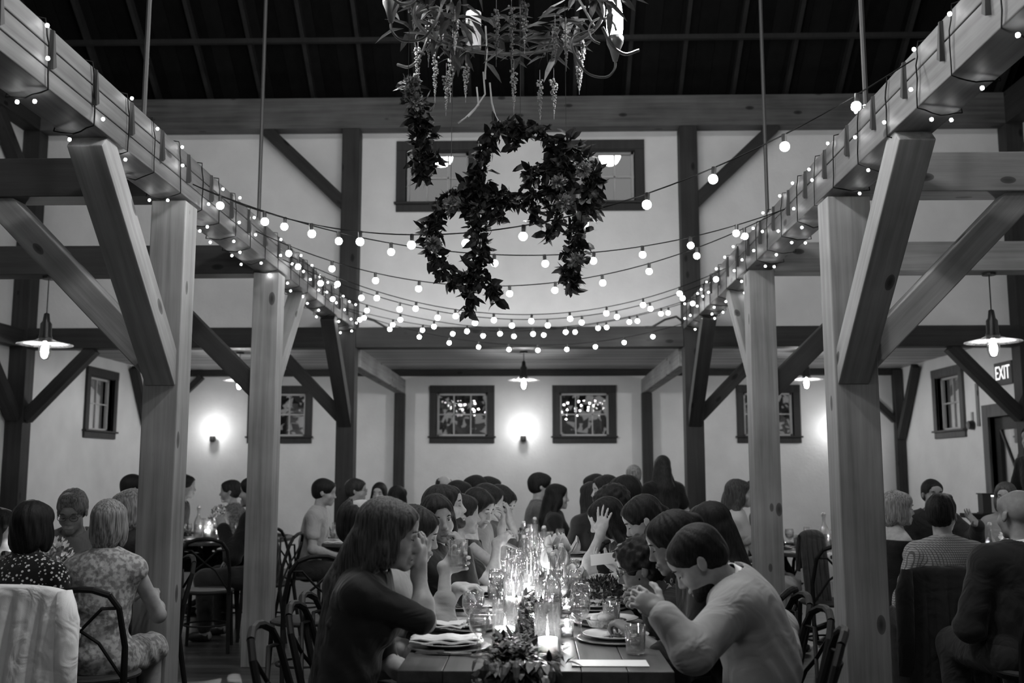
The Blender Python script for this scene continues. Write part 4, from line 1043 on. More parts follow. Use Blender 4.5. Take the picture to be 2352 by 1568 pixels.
    if glasses:
        g = MB()
        for m in (-1, 1):
            g.tube([Vector(Hd+HR@(V3(m*.033+.024*math.cos(t), .107, .002+.019*math.sin(t))*hs)) for t in [i*PI/6 for i in range(13)]], .0017, 5)
            g.tube([Vector(Hd+HR@(V3(m*.057,.105,.006)*hs)), Vector(Hd+HR@(V3(m*.082,.01,.004)*hs))], .0015, 5)
        g.tube([Vector(Hd+HR@(V3(-.010,.109,.004)*hs)), Vector(Hd+HR@(V3(.010,.109,.004)*hs))], .0016, 5)
        g.build('glasses', mat('glasses_frame', .03, rough=.3, spec=.5), root)
    root['_hip'] = 0.0; del root['_hip']
    root.matrix_world = Matrix.Identity(4)
    PEOPLE.append((root, hip.copy(), face, stand))
    # the empty stands at the seat / feet; children keep their place
    off = Vector((hip[0], hip[1], 0)); root.location = off
    for chd in root.children: chd.location = -off
    return root
PEOPLE = []
# ---------------------------------------------------------------- the guests
FAR, MID, NEAR = .0125, .0085, .0055
LT = 'guests along the long table'
# left side of the long table, nearest first
person(893,1228,3.55, 0, 'woman with very long brown hair, hand to her mouth, nearest on the left', fem=1, hair='long', hairlen=.42, hv=.085, top=.032, base_px=(846,1322,3.60), sleeves=1.5, skin=.36, lean=.15, pitch=-8, h=.005, s=1.05, eyes=1, group=LT,
       arms=(None, {'px': (962,1318,3.58), 'el': (976,1428,3.50), 'd': (.16,.0,1), 'n': (-1,.35,0), 'curl': [.35,.5,.6,.45]}))
person(838,1216,4.1, 0, 'man in pale shirt with thinning hair, mostly hidden behind the long haired woman', hair='ring', hv=.035, top=.42, sleeves=2, skin=.34, lean=-.02, pitch=-12, h=MID, group=LT)
person(953,1226,4.42, 0, 'dark haired woman in pale top lifting a glass of drink, in profile', fem=1, hair='pulled', hv=.02, top=.26, sleeves=2, skin=.42, lean=.17, pitch=-14, h=.005, eyes=1, group=LT,
       arms=({'px': (1052,1352,4.50), 'out': .2, 'dn': 1, 'd': (1,0,.1), 'n': (0,0,-1), 'curl': .95}, {'px': (1022,1303,4.36), 'out': .3, 'dn': 1, 'bk': .1, 'd': (1,0,.25), 'n': (0,-1,.1), 'curl': .75, 'tc': .5}))
person(1006,1192,4.98, 0, 'long dark haired woman resting her chin on her fist, face turned to the camera', fem=1, hair='long', hairlen=.25, hv=.015, top=.03, sleeves=3, skin=.36, lean=.17, yaw=66, pitch=-4, tilt=8, h=.0055, eyes=2, group=LT,
       arms=(None, {'px': (1064,1262,4.84), 'out': .1, 'dn': 1, 'bk': -1, 'd': (-.5,.15,.9), 'n': (-.9,.2,-.4), 'curl': 1.25, 'tc': .8}))
person(1022,1166,5.50, 0, 'bearded man in profile looking up and to the right', hair='short', hv=.025, top=.05, sleeves=3, skin=.42, lean=.12, pitch=10, yaw=8, beard=.04, h=.0065, eyes=1, group=LT)
person(1061,1182,5.92, 8, 'person in black with short hair and a hair clip, arm stretched over the table', fem=1, hair='short', hv=.02, top=.02, sleeves=1, neck=0, skin=.36, lean=.14, h=.0065, group=LT,
       arms=(None, {'px': (1142,1246,5.8), 'out': .3, 'dn': 1, 'd': (1,0,.65), 'n': (0,-.6,-.7), 'curl': .7}))
person(1098,1166,6.35, 0, 'woman with a dark fringe looking down at her plate', fem=1, hair='long', hairlen=.25, hv=.018, top=.03, sleeves=0, neck=0, skin=.36, lean=.15, yaw=28, pitch=-20, h=.007, eyes=1, group=LT,
       arms=(None, {'px': (1152,1215,6.2), 'out': .2, 'bk': -1, 'd': (.15,0,1), 'n': (-1,0,0), 'curl': .6}))
person(1121,1154,6.95, 0, 'short haired guest in profile between the fringe woman and the man with raised hand', hair='short', hv=.02, top=.20, skin=.40, lean=.12, pitch=-8, h=MID, group=LT)
person(1149,1157,7.45, 0, 'man with his forehead leaning on a raised hand', hair='full', hv=.02, top=.10, sleeves=2, skin=.38, lean=.15, yaw=22, pitch=-22, h=MID, eyes=1, group=LT,
       arms=(None, {'px': (1171,1196,7.25), 'out': .1, 'dn': 1, 'bk': -1, 'd': (-.1,.1,1), 'n': (-1,.2,0), 'curl': .5}))
person(1021,1121,9.9, -70, 'man with receding short hair seen face on far behind the left row', hair='ring', hv=.03, top=.05, skin=.36, h=FAR)
person(1056,1140,8.5, 20, 'dark round head of a guest behind the bearded man', hair='full', hv=.012, top=.03, skin=.3, h=FAR)
person(1089,1126,9.1, 150, 'curly dark head just left of the pair at the far end', hair='curly', hv=.015, top=.03, skin=.3, h=FAR)
person(1126,1128,9.3, 10, 'dark haired guest farthest along the left row', hair='full', hv=.018, top=.04, skin=.34, h=FAR)
# right side of the long table
person(1606,1287,3.60, 166, 'man in grey suit jacket and white collar bowed over his plate, nearest right', hair='crop', hv=.014, top=.30, sleeves=3, jacket=True, collar=.8, skin=.34, lean=.17, pitch=-38, yaw=-6, beard=.015, h=.005, s=.98, base_px=(1688,1352,3.62), hunch=.05, eyes=1, group=LT,
       arms=({'px': (1522,1412,3.36), 'el': (1592,1500,3.30), 'd': (-1,.1,.75), 'n': (.2,.7,-.5), 'curl': .85}, {'px': (1812,1500,3.80), 'el': (1790,1440,3.98), 'd': (-.5,.2,-1), 'curl': .5}))
person(1546,1246,4.02, 180, 'laughing dark skinned woman in black with pinned up hair, looking down', fem=1, hair='updo', hv=.010, top=.012, sleeves=2, skin=.15, lean=.28, pitch=-20, mouth=1, h=.005, eyes=1, group=LT,
       arms=({'f': (.22,.05,.80), 'curl': .9}, None))
person(1474,1304,4.46, 180, 'curly haired man with glasses and white collar bending low over the table', hair='curly', hv=.010, top=.012, sleeves=3, jacket=True, collar=.7, skin=.13, lean=.40, pitch=-14, glasses=True, beard=.015, h=.0055, eyes=1, group=LT,
       arms=({'px': (1500,1392,4.15), 'out': .4, 'dn': 1, 'd': (-1,-.1,.5), 'n': (0,.6,-.6), 'curl': .9}, None))
person(1628,1212,4.85, 150, 'woman with long black hair seen from behind, patterned shoulder straps', fem=1, hair='long', hairlen=.30, hv=.010, top=.28, pat='lace', sleeves=1, skin=.30, lean=.08, h=MID, pitch=-10, group=LT)
person(1478,1194,5.15, 182, 'woman with hair tied back in daisy print dress reading a card', fem=1, hair='pulled', hv=.015, top=.012, pat='daisy', sleeves=1, skin=.38, lean=.24, pitch=-26, h=.0065, eyes=1, group=LT,
       arms=({'px': (1418,1302,4.95), 'out': .4, 'dn': 1, 'd': (-1,0,.35), 'n': (.2,0,1), 'curl': .55}, {'f': (.42,.12,.85)}))
person(1393,1192,5.85, 180, 'dark haired woman in flowered black dress holding her head in one hand', fem=1, hair='long', hairlen=.2, hv=.012, top=.012, pat='daisy', sleeves=1, skin=.42, lean=.30, pitch=-22, h=.0065, eyes=1, group=LT,
       arms=({'px': (1379,1226,5.68), 'out': .1, 'dn': 1, 'bk': -1, 'd': (.18,.05,1), 'n': (.3,1,0), 'curl': .15, 'spread': .16}, None))
person(1406,1162,6.5, 175, 'tousled dark head just behind the woman holding her head', hair='curly', hv=.014, top=.03, skin=.3, lean=.2, pitch=-20, h=MID, group=LT)
person(1434,1134,7.3, 160, 'dark round head below the standing pair, facing away', hair='full', hv=.010, top=.02, skin=.28, lean=.1, h=MID, group=LT)
person(1390,1128,8.0, 215, 'man with dark hair glancing sideways toward the camera on the right row', hair='short', hv=.016, top=.03, skin=.36, lean=.16, yaw=20, h=MID, eyes=1, group=LT)
person(1356,1140,8.3, 120, 'woman with long wavy dark hair, back turned, far on the right row', fem=1, hair='wavy', hairlen=.28, hv=.018, top=.03, skin=.3, lean=.1, h=FAR, group=LT)
person(1365,1122,9.3, 150, 'small dark head farthest along the right row', hair='full', hv=.012, top=.03, skin=.3, h=FAR, group=LT)
# beyond the far end
person(1242,1117,9.75, 5, 'man with full dark hair and grey sweater in profile at the far table end', hair='full', hv=.018, top=.12, skin=.36, lean=.05, h=.010, sleeves=3)
person(1280,1141,9.35, 0, 'woman with long straight dark hair in profile at the far table end', fem=1, hair='long', hairlen=.28, hv=.012, top=.015, skin=.34, lean=.03, h=.010, sleeves=3)
person(1521,1073,9.6, 100, 'woman standing with her back turned, long dark hair and off shoulder black dress', fem=1, hair='wavy', hairlen=.22, hv=.022, top=.012, neck=0, sleeves=1, skin=.40, lean=0, stand=True, s=.93, h=.010, arms=({'f': (.2,.25,1.0)}, {'f': (.1,.3,.75)}))
person(1455,1094,10.2, 95, 'blond child standing with white collar beside the standing woman', hair='short', hv=.30, top=.03, collar=.75, skin=.42, lean=0, stand=True, s=.90, h=.008, hw=.9, arms=({'f': (.2,.2,.9)}, {'f': (.2,.25,.9)}))
# round table at the left front
person(76,1211,4.75, 82, 'woman with dark bobbed hair and floral top, back turned, front left', fem=1, hair='bob', hv=.014, top=.010, pat='floral', sleeves=1, skin=.38, lean=.08, h=.0065, s=1.04)
person(166,1174,5.95, -78, 'grey haired man with glasses in light suit jacket looking down', hair='quiff', hv=.20, top=.20, sleeves=3, jacket=True, collar=.6, skin=.22, lean=.12, pitch=-22, glasses=True, h=.0065, eyes=1)
person(251,1203,4.95, 95, 'woman with blond bobbed hair in pale lace dress, back turned', fem=1, hair='bob', hv=.30, top=.34, pat='lace', sleeves=0, skin=.34, lean=.06, h=.0065, arms=({'f': (.3,.2,.78)}, {'f': (.3,.15,.78)}))
person(296,1170,6.1, 215, 'blond woman with a fringe half hidden by the near left post', fem=1, hair='bangs', hairlen=.1, hv=.30, top=.03, skin=.32, lean=.08, pitch=-10, h=MID, eyes=1)
person(308,1122,9.0, 30, 'dark head showing behind the fringed blond woman', hair='short', hv=.015, top=.03, skin=.3, h=FAR)
person(-4,1218,5.35, 5, 'dark haired guest cut off by the left picture edge', fem=1, hair='bob', hv=.015, top=.02, skin=.38, h=MID)
# round tables in the left middle
person(424,1118,10.1, 10, 'man in dark jacket half hidden by the near left post', hair='short', hv=.02, top=.03, jacket=True, sleeves=3, skin=.3, h=FAR)
person(529,1129,10.3, 190, 'guest with short wavy hair in profile facing left at the left middle table', fem=1, hair='short', hv=.03, top=.14, pat='lace', skin=.34, h=FAR)
person(582,1130,8.7, 176, 'broad man in black jacket leaning on the left middle table behind the second post', hair='short', hv=.012, top=.012, jacket=True, sleeves=3, skin=.28, lean=.12, h=.010, s=1.1, hw=1.15, arms=({'px': (512,1212,8.5), 'out': .5}, None))
person(745,1131,9.3, 0, 'man in white short sleeved shirt seated left of the far left post', hair='short', hv=.014, top=.40, sleeves=1, skin=.34, lean=.13, pitch=-6, h=.010, hw=1.05)
person(818,1127,10.45, 0, 'man with glasses in profile just right of the far left post', hair='short', hv=.04, top=.03, skin=.34, glasses=True, h=FAR, lean=.03)
person(871,1134,10.6, -95, 'smiling woman with dark hair facing the camera, far left of centre', fem=1, hair='long', hairlen=.2, hv=.02, top=.16, pat='lace', skin=.36, h=FAR, eyes=1)
person(914,1144,9.7, 60, 'dark long haired guest from behind, between the smiling woman and the left row', fem=1, hair='long', hairlen=.22, hv=.012, top=.015, skin=.3, h=FAR)
# right middle
person(1697,1134,8.35, -8, 'woman with long light brown hair in white blouse facing right, hands in her lap', fem=1, hair='long', hairlen=.2, hv=.07, top=.46, sleeves=1, skin=.38, lean=.04, h=.009, bottom=.4, arms=({'f': (.3,.08,.62)}, {'f': (.3,.08,.64)}))
person(1737,1133,8.9, 185, 'dark haired guest almost hidden behind the second right post', hair='short', hv=.012, top=.03, skin=.3, h=FAR)
# round table at the right front
person(2062,1168,6.85, 3, 'blond woman in profile facing right beside the near right post', fem=1, hair='long', hairlen=.10, hv=.30, top=.015, sleeves=0, neck=0, skin=.36, lean=.03, h=.0075, eyes=1)
person(2142,1135,8.3, -90, 'dark haired man in dark suit facing the camera behind the checked shirt man', hair='crop', hv=.014, top=.02, jacket=True, sleeves=3, collar=.1, skin=.26, h=MID, eyes=2,
       arms=({'px': (2246,1206,7.9), 'out': .6, 'd': (-.75,0,.8), 'n': (.5,-.8,.3), 'curl': .2}, None))
person(2163,1183,6.15, 92, 'man in checked shirt with wavy dark hair, back turned, at the right front table', hair='quiff', hv=.025, top=.42, pat='check', sleeves=2, skin=.36, lean=.08, yaw=38, h=.0065, hw=1.08, collar=.42)
person(2337,1182,5.15, 96, 'bald heavy man in dark suit at the right edge, back turned', hair='bald', top=.022, jacket=True, sleeves=3, collar=.7, skin=.28, lean=.06, h=.0065, hw=1.22, s=1.05, yaw=-10)
person(2310,1142,8.1, 235, 'woman with light brown hair peeking from behind the bald man', fem=1, hair='long', hairlen=.15, hv=.08, top=.3, skin=.32, h=MID, eyes=2)
person(2372,1008,9.4, 200, 'person in black standing in front of the side door, head out of view', hair='short', hv=.02, top=.015, sleeves=3, skin=.3, stand=True, lean=0, h=FAR, arms=({'f': (.25,.1,1.1)}, {'f': (.25,.1,1.1)}))

# ---------------------------------------------------------------- chairs
CH_W = mat('chair_wood_dark', .012, rough=.55, spec=.2, noise=.2)
CH_S = mat('chair_seat', .03, rough=.6)
def chair_proto():
    root = empty('cross_back_chair', (0,0,0), 'dark wooden cross back chair', 'chair')
    s = MB().lathe([(.0001,.445),(.19,.445),(.205,.455),(.205,.465),(.19,.475),(.0001,.47)], 24); s.build('seat', CH_S, root, smooth=False)
    for x, y in ((-.16,.15),(.16,.15)): MB().tube([(x,y,.45),(x*1.12,y*1.15,0)], [.017,.013], 8).build('leg', CH_W, root)
    for m in (-1, 1):
        MB().tube([(m*.20,-.25,0),(m*.185,-.18,.44),(m*.19,-.20,.62),(m*.17,-.25,.80),(m*.13,-.27,.86)], [.014,.017,.015,.014,.014], 8).build('leg', CH_W, root)
    MB().tube([(-.13,-.27,.86),(-.06,-.285,.885),(0,-.29,.89),(.06,-.285,.885),(.13,-.27,.86)], .015, 8).build('top_rail', CH_W, root)
    MB().tube([(-.185,-.185,.47),(-.08,-.225,.64),(0,-.245,.70),(.10,-.27,.80),(.165,-.25,.80)], .008, 6).tube([(.185,-.185,.47),(.08,-.225,.64),(0,-.245,.70),(-.10,-.27,.80),(-.165,-.25,.80)], .008, 6).build('cross_back', CH_W, root)
    MB().tube([(.175*math.cos(a), .16*math.sin(a)-.02, .20) for a in [2*PI*i/20 for i in range(21)]], .008, 6, cap=False).build('stretcher', CH_W, root)
    return root
CHP = chair_proto(); used = False
for root, hip, face, stand in PEOPLE:
    if stand: continue
    r = CHP if not used else copy_tree(CHP); used = True
    a = math.radians(face); fw = Vector((math.cos(a), math.sin(a), 0))
    r.location = Vector((hip[0], hip[1], 0)) - fw*.02; r.rotation_euler = (0,0,a-PI/2)
    w = root['label']
    r['label'] = 'dark cross back chair under the ' + ' '.join(w.split()[:10]).rstrip(',').replace(' and', ' and').strip()
    for tail in (' and', ' with', ' in', ' a', ' the', ' to', ' his', ' her', ' on', ' of', ' at', ' up', ' just', ' resting', ' from', ' by', ' far', ' beside', ' between', ' over', ' behind', ' face', ' facing', ' holding', ' looking', ' glancing'):
        if r['label'].endswith(tail): r['label'] = r['label'][:-len(tail)].rstrip(',')
    r['group'] = 'dark cross back chairs'
def lone_chair(x, y, face, label):
    r = copy_tree(CHP); r.location = (x, y, 0); r.rotation_euler = (0,0,math.radians(face)-PI/2); r['label'] = label
    return r
for px, Yd, f, l in ((480,8.2,100,'empty cross back chair between the two left posts, back to camera'), (545,9.0,150,'empty cross back chair just left of the second left post'), (700,6.6,120,'empty cross back chair right of the second left post'), (1900,7.6,95,'empty cross back chair beside the near right post')):
    p = at(px, 1300, Yd); lone_chair(p.x, Yd, f, l)

# garments hung over chair backs
def drape(name, x, y, face, w, ztop, zbot, v, label, cat, sleeve=0, seed=1, flare=1.06):
    """cloth over a chair back: front and back sheets with folds"""
    root = empty(name, (x, y, 0), label, cat, rz=math.radians(face)-PI/2)
    mb = MB(); nx, nz = 44, 26; rr = random.Random(seed); ph = [rr.uniform(0, 6) for _ in range(6)]
    for side in (-1, 1):
        vs = []; n0 = len(mb.v)
        for j in range(nz+1):
            t = j/nz; zz = ztop-(ztop-(zbot if side < 0 else zbot+.25))*t
            for i in range(nx+1):
                u = i/nx*2-1; wd = w*(1+(flare-1)*t)
                fold = (.012*math.sin(u*14+ph[0])+.008*math.sin(u*27+ph[1]+t*2))*min(1, t*3)
                yy = side*(.018+.035*t)+fold+(.0 if j else 0); top_round = 0 if j else .0
                vs.append((u*wd, yy*(1 if j else .1)-.27*1.0+(-.02*t if side < 0 else 0), zz-.028*u*u*abs(u)+(0.014*math.sin(u*9+ph[2]) if j == nz else 0)))
        fs = [(a*(nx+1)+b, a*(nx+1)+b+1, (a+1)*(nx+1)+b+1, (a+1)*(nx+1)+b) for a in range(nz) for b in range(nx)]
        mb.add(vs, fs)
    o = mb.build('cloth_body', cloth(v), root, smooth=True)
    m = o.modifiers.new('s', 'SOLIDIFY'); m.thickness = .008
    if sleeve:
        for sd in ((1,) if sleeve == 1 else (-1, 1)):
            s = MB().tube([(sd*w*.93,-.285,ztop-.02),(sd*w*1.03,-.30,ztop-.14),(sd*w*1.05,-.305,ztop-.34),(sd*w*1.07,-.30,ztop-.58)], [.03,.05,.048,.042], 14); s.build('sleeve', cloth(v), root, smooth=True)
    return root
p = at(70, 1340, 4.35); drape('cardigan', p.x-.05, 4.60, 86, .265, .935, .52, .85, 'white knitted cardigan hung over a chair back at the front left corner', 'cardigan', sleeve=2)
p = at(2160, 1300, 5.75); drape('suit_jacket', p.x, 5.95, 92, .25, .90, .22, .030, 'dark suit jacket hung over the chair of the checked shirt man', 'jacket', sleeve=2, seed=3)
p = at(1815, 1260, 7.9); drape('coat', p.x, 7.9, 110, .10, .98, .45, .06, 'grey coat hanging behind the second right post', 'coat', seed=5)
# ---------------------------------------------------------------- tables
T_W = wood('table_wood', .075, rough=.38, knots=.5, contrast=.5)
TZ = .76
def farm_table(y0, y1, label):
    root = empty('farm_table', (0, y0, 0), label, 'table', 'wooden tables joined into one long table')
    for i in range(6):
        x = -.465+i*.155; mb = MB().box(x+.0008, x+.1542, -.02, .02, 0, y1-y0); o = mb.build('tabletop_board', T_W, root, bevel=.003)
        o.rotation_euler = (-PI/2, 0, 0); o.location = (0, 0, TZ-.02)
    MB().box(-.40, -.37, .08, y1-y0-.08, TZ-.13, TZ-.042).box(.37, .40, .08, y1-y0-.08, TZ-.13, TZ-.042).box(-.37, .37, .08, .11, TZ-.13, TZ-.042).box(-.37, .37, y1-y0-.11, y1-y0-.08, TZ-.13, TZ-.042).build('apron', T_W, root)
    for x in (-.36, .36):
        for y in (.14, y1-y0-.14): MB().box(x-.04, x+.04, y-.04, y+.04, 0, TZ-.13).build('leg', T_W, root, bevel=.004)
farm_table(3.44, 6.15, 'near half of the long dark wooden dining table')
farm_table(6.16, 8.9, 'far half of the long dark wooden dining table')
CLOTH_W = mat('napkin_cloth', .62, rough=.9, bump=.4, bscale=25)
def round_table(x, y, r, label, cl=False):
    root = empty('round_table', (x, y, 0), label, 'table')
    MB().lathe([(.0001,TZ-.035),(r-.01,TZ-.035),(r,TZ-.028),(r,TZ-.006),(r-.006,TZ),(.0001,TZ)], 48).build('tabletop', T_W, root, smooth=False)
    MB().lathe([(.05,TZ-.04),(.045,.3),(.06,.12),(.05,.05)], 16).build('pedestal', T_W, root, smooth=True)
    for k in range(4): a = k*PI/2+PI/4; MB().tube([(.04*math.cos(a),.04*math.sin(a),.16),(.3*math.cos(a),.3*math.sin(a),.05),(.42*math.cos(a),.42*math.sin(a),.02)], [.03,.025,.02], 8).build('leg', T_W, root)
    return root
RT = [(-2.72, 5.36, .50, 'round table at the front left, partly behind the women\'s backs'), (-3.3, 10.15, .85, 'round table in the left middle behind the near posts'), (-1.72, 9.75, .55, 'round table by the far left post'),
      (2.62, 8.75, .72, 'round table in the right middle between the posts'), (3.28, 7.05, .62, 'round table at the front right in front of the checked shirt man')]
for t in RT: round_table(*t)

# ---------------------------------------------------------------- tableware prototypes
GL = glass('drinking_glass', .97, blend=.30, haze=.035)
GLB = glass('bottle_glass', .96, blend=.32, haze=.04)
WATER = glass('drink', .90, blend=.2, haze=.02)
CHINA = mat('china', .62, rough=.22, spec=.5)
CHARGER = mat('charger_metal', .12, rough=.3, spec=.6, metal=.4)
STEEL = mat('cutlery_steel', .55, rough=.18, metal=.9)
FOOD = mat('food', .12, rough=.6, noise=.6, nscale=60)
FLAME = mat('candle_flame', .9, emit=14)
GLH = glass('candle_glass', .98, blend=.25, haze=.022)
WAXL = mat('lit_wax', .92, rough=.5); WAXL.node_tree.nodes['Principled BSDF'].inputs['Subsurface Weight'].default_value = 1.0; WAXL.node_tree.nodes['Principled BSDF'].inputs['Subsurface Radius'].default_value = (1,1,1); WAXL.node_tree.nodes['Principled BSDF'].inputs['Subsurface Scale'].default_value = .06
FOODC = mat('food_pale', .3, rough=.6, noise=.5, nscale=50)
PROTO = {}
def hide_proto(o): return o
def p_goblet():
    r = empty('goblet', (0,0,0), '', 'glass')
    MB().lathe([(.0001,0),(.034,.001),(.035,.004),(.010,.010),(.0065,.020),(.0065,.062),(.012,.070),(.030,.086),(.038,.108),(.039,.130),(.034,.160),(.0325,.160),(.0370,.130),(.036,.108),(.028,.090),(.0001,.076)], 24).build('bowl_and_stem', GL, r, smooth=True)
    MB().lathe([(.0001,.078),(.027,.091),(.0350,.110),(.0352,.118),(.0001,.118)], 20).build('water', WATER, r, smooth=True); return r
def p_tumbler():
    r = empty('tumbler', (0,0,0), '', 'glass')
    MB().lathe([(.0001,0),(.030,0),(.033,.006),(.037,.098),(.0355,.098),(.0318,.012),(.0001,.010)], 24).build('glass_wall', GL, r, smooth=True)
    MB().lathe([(.0001,.0105),(.0312,.0125),(.0335,.062),(.0001,.062)], 20).build('water', WATER, r, smooth=True)
    b = MB(); rr = random.Random(2)
    for k in range(5): c = (rr.uniform(-.014,.014), rr.uniform(-.014,.014), .045+.008*k); b.box(-.009,.009,-.009,.009,-.009,.009, Matrix.Translation(c) @ Matrix.Rotation(rr.uniform(0,3),4,'X') @ Matrix.Rotation(rr.uniform(0,3),4,'Z'))
    b.build('ice', glass('ice', .85, blend=.5), r); return r
def p_bottle():
    r = empty('bottle', (0,0,0), '', 'bottle')
    MB().lathe([(.0001,0),(.040,0),(.043,.006),(.043,.13),(.036,.165),(.020,.20),(.0135,.225),(.013,.275),(.016,.28),(.016,.288),(.013,.289),(.011,.22),(.034,.16),(.041,.13),(.041,.008),(.0001,.006)], 24).build('bottle_glass', GLB, r, smooth=True)
    MB().lathe([(.0001,.008),(.0405,.009),(.0405,.12),(.0001,.12)], 20).build('water', WATER, r, smooth=True)
    MB().lathe([(.0001,.288),(.012,.288),(.015,.296),(.012,.306),(.0001,.309)], 14).build('stopper', CHINA, r, smooth=True)
    MB().tube([(-.016,0,.262),(-.019,0,.285),(-.012,0,.303),(0,0,.311),(.012,0,.303),(.019,0,.285),(.016,0,.262)], .0016, 5).build('wire_bail', STEEL, r); return r
def candle_parts(r, rad, hc, base=.004, wax=None):
    n = 22; mb = MB(); mb.lathe([(.0001,base),(rad,base),(rad,base+hc),(rad*.86,base+hc-.003),(rad*.5,base+hc-.008),(.0001,base+hc-.009)], n)
    c = mb.build('candle', WAXL, r, smooth=False)
    MB().tube([(0,0,base+hc-.009),(.001,0,base+hc+.004)], .0012, 5).build('wick', mat('wick', .02), c)
    MB().lathe([(.0001,base+hc+.002),(.0045,base+hc+.008),(.0055,base+hc+.014),(.004,base+hc+.024),(.0001,base+hc+.038)], 10).build('flame', FLAME, c, smooth=True)
    return base+hc+.02
def p_hurricane(H=.19, R=.052, hc=.075):
    r = empty('hurricane_candle', (0,0,0), '', 'candle')
    z = candle_parts(r, R*.76, hc); MB().lathe([(.0001,0),(R,0),(R,H),(R-.0022,H),(R-.0022,.003),(.0001,.003)], 28).build('glass_cylinder', GLH, r, smooth=True)
    point_light('candle_light', (0,0,z+.014), 2.0, .008, r); return r
def p_votive():
    r = empty('votive_candle', (0,0,0), '', 'candle'); z = candle_parts(r, .020, .03)
    MB().lathe([(.0001,0),(.026,0),(.030,.065),(.0282,.065),(.024,.003),(.0001,.003)], 20).build('glass_cup', GLH, r, smooth=True)
    point_light('candle_light', (0,0,z+.012), 1.0, .006, r); return r
def p_plate():
    r = empty('dinner_plate', (0,0,0), '', 'plate')
    MB().lathe([(.0001,.006),(.155,.006),(.157,.010),(.150,.012),(.10,.009),(.0001,.009)], 40).build('charger', CHARGER, r, smooth=True)
    MB().lathe([(.0001,.010),(.075,.010),(.088,.014),(.130,.026),(.1315,.028),(.128,.0285),(.088,.0175),(.075,.0135),(.0001,.0135)], 40).build('plate', CHINA, r, smooth=True)
    f = MB(); g = MB(); rr = random.Random(5)
    for k in range(16): a = rr.uniform(0,6.28); q = rr.uniform(0,.07); (f if k % 2 else g).ball((q*math.cos(a), q*math.sin(a), .018), rr.uniform(.010,.02), 7, 5, (1.3,1,.6))
    f.build('food', FOOD, r, smooth=True); g.build('food', FOODC, r, smooth=True); return r
def p_fork():
    r = MB(); r.tube([(0,-.10,.004),(0,-.02,.005),(0,.03,.006)], [.0045,.0028,.0025], 6); r.box(-.011,.011,.03,.045,.005,.008)
    for x in (-.0095,-.0032,.0032,.0095): r.tube([(x,.045,.0065),(x,.07,.010),(x,.09,.007)], .0014, 4)
    return r.build('fork', STEEL)
def p_knife():
    r = MB(); r.tube([(0,-.10,.005),(0,0,.005)], [.006,.0045], 6); r.add([(-.001,0,.002),(.001,0,.002),(.001,.11,.002),(.001,0,.018),(-.001,0,.018),(-.001,.10,.014),(.001,.10,.014)], ((0,1,3,4),(1,2,6,3),(0,4,5,2),(3,6,5,4)))
    return r.build('knife', STEEL)
def p_napkin():
    mb = MB(); rr = random.Random(4)
    for L in range(2):
        n = 14; z = .004+L*.010; vs = []
        for j in range(n+1):
            for i in range(n+1):
                u, v = i/n-.5, j/n-.5; vs.append((u*.10*(1-.03*L), v*.23*(1-.02*L)+.004*math.sin(i*.9+L), z+.003*math.sin(u*20+L)+.003*math.sin(v*16+2*L)))
        mb.add(vs, [(a*(n+1)+b, a*(n+1)+b+1, (a+1)*(n+1)+b+1, (a+1)*(n+1)+b) for a in range(n) for b in range(n)])
    o = mb.build('napkin', CLOTH_W, smooth=True); m = o.modifiers.new('s', 'SOLIDIFY'); m.thickness = .005; return o
def p_card():
    return MB().box(-.05,.05,-.115,.115,0,.002).build('menu_card', mat('paper', .68, rough=.8))
MAKERS = dict(goblet=p_goblet, tumbler=p_tumbler, bottle=p_bottle, hurricane=p_hurricane, votive=p_votive, plate=p_plate, fork=p_fork, knife=p_knife, napkin=p_napkin, card=p_card)
CATS = dict(goblet='glass', tumbler='glass', bottle='bottle', hurricane='candle', votive='candle', plate='plate', fork='fork', knife='knife', napkin='napkin', card='card')
def put(kind, x, y, label, group, rz=0, z=None, s=1.0, zs=None):
    if kind in PROTO: o = copy_tree(PROTO[kind])
    else: o = MAKERS[kind](); PROTO[kind] = o
    o.location = (x, y, TZ+.001 if z is None else z); o.rotation_euler = (0, 0, rz); o.scale = (s, s, zs or s)
    tag(o, label, CATS[kind], group, 'thing'); return o
G1, G2, G3, G4, G5, G6 = 'goblets on the long table', 'tumblers on the long table', 'glass bottles on the long table', 'candles on the long table', 'plates on the long table', 'cutlery on the long table'
def tp(px, py): p = atz(px, py, TZ); return p.x, p.y
def P(kind, px, py, label, group, **k): x, y = tp(px, py); return put(kind, x, y, label, group, **k)
# near end, placed as seen
P('plate', 1032, 1488, 'plate with napkin and fork at the near left corner of the long table', G5)
x, y = tp(1032, 1488)
for i, (dx, dy) in enumerate(((-.01, -.01),)):
    put('napkin', x+dx, y-.02, 'folded white napkin lying across the nearest left plate', 'napkins on the long table', rz=PI/2+.06, z=TZ+.03, s=1.15)
P('plate', 1066, 1442, 'plate with knife and fork, second from the near left corner', G5)
P('plate', 1058, 1402, 'plate with a fork on it, third along the left side', G5)
P('plate', 1108, 1352, 'plate with roast vegetables, fourth along the left side', G5)
P('plate', 1415, 1470, 'large plate of scraps at the near right corner behind the water tumbler', G5, s=1.0)
P('plate', 1398, 1432, 'second plate on the right side, under a bread basket', G5)
P('plate', 1402, 1390, 'plate with dark food, third along the right side', G5)
P('plate', 1392, 1360, 'plate with leftovers, fourth along the right side', G5)
P('goblet', 1100, 1506, 'stemmed water goblet at the near left end', G1, s=1.05)
P('goblet', 1085, 1462, 'goblet behind the nearest left one, with dark wine', G1, s=1.1)
P('goblet', 1332, 1468, 'tall water goblet right of the nearest hurricane candle', G1, s=1.1)
P('goblet', 1334, 1432, 'water goblet standing just behind the tall right goblet', G1, s=1.1)
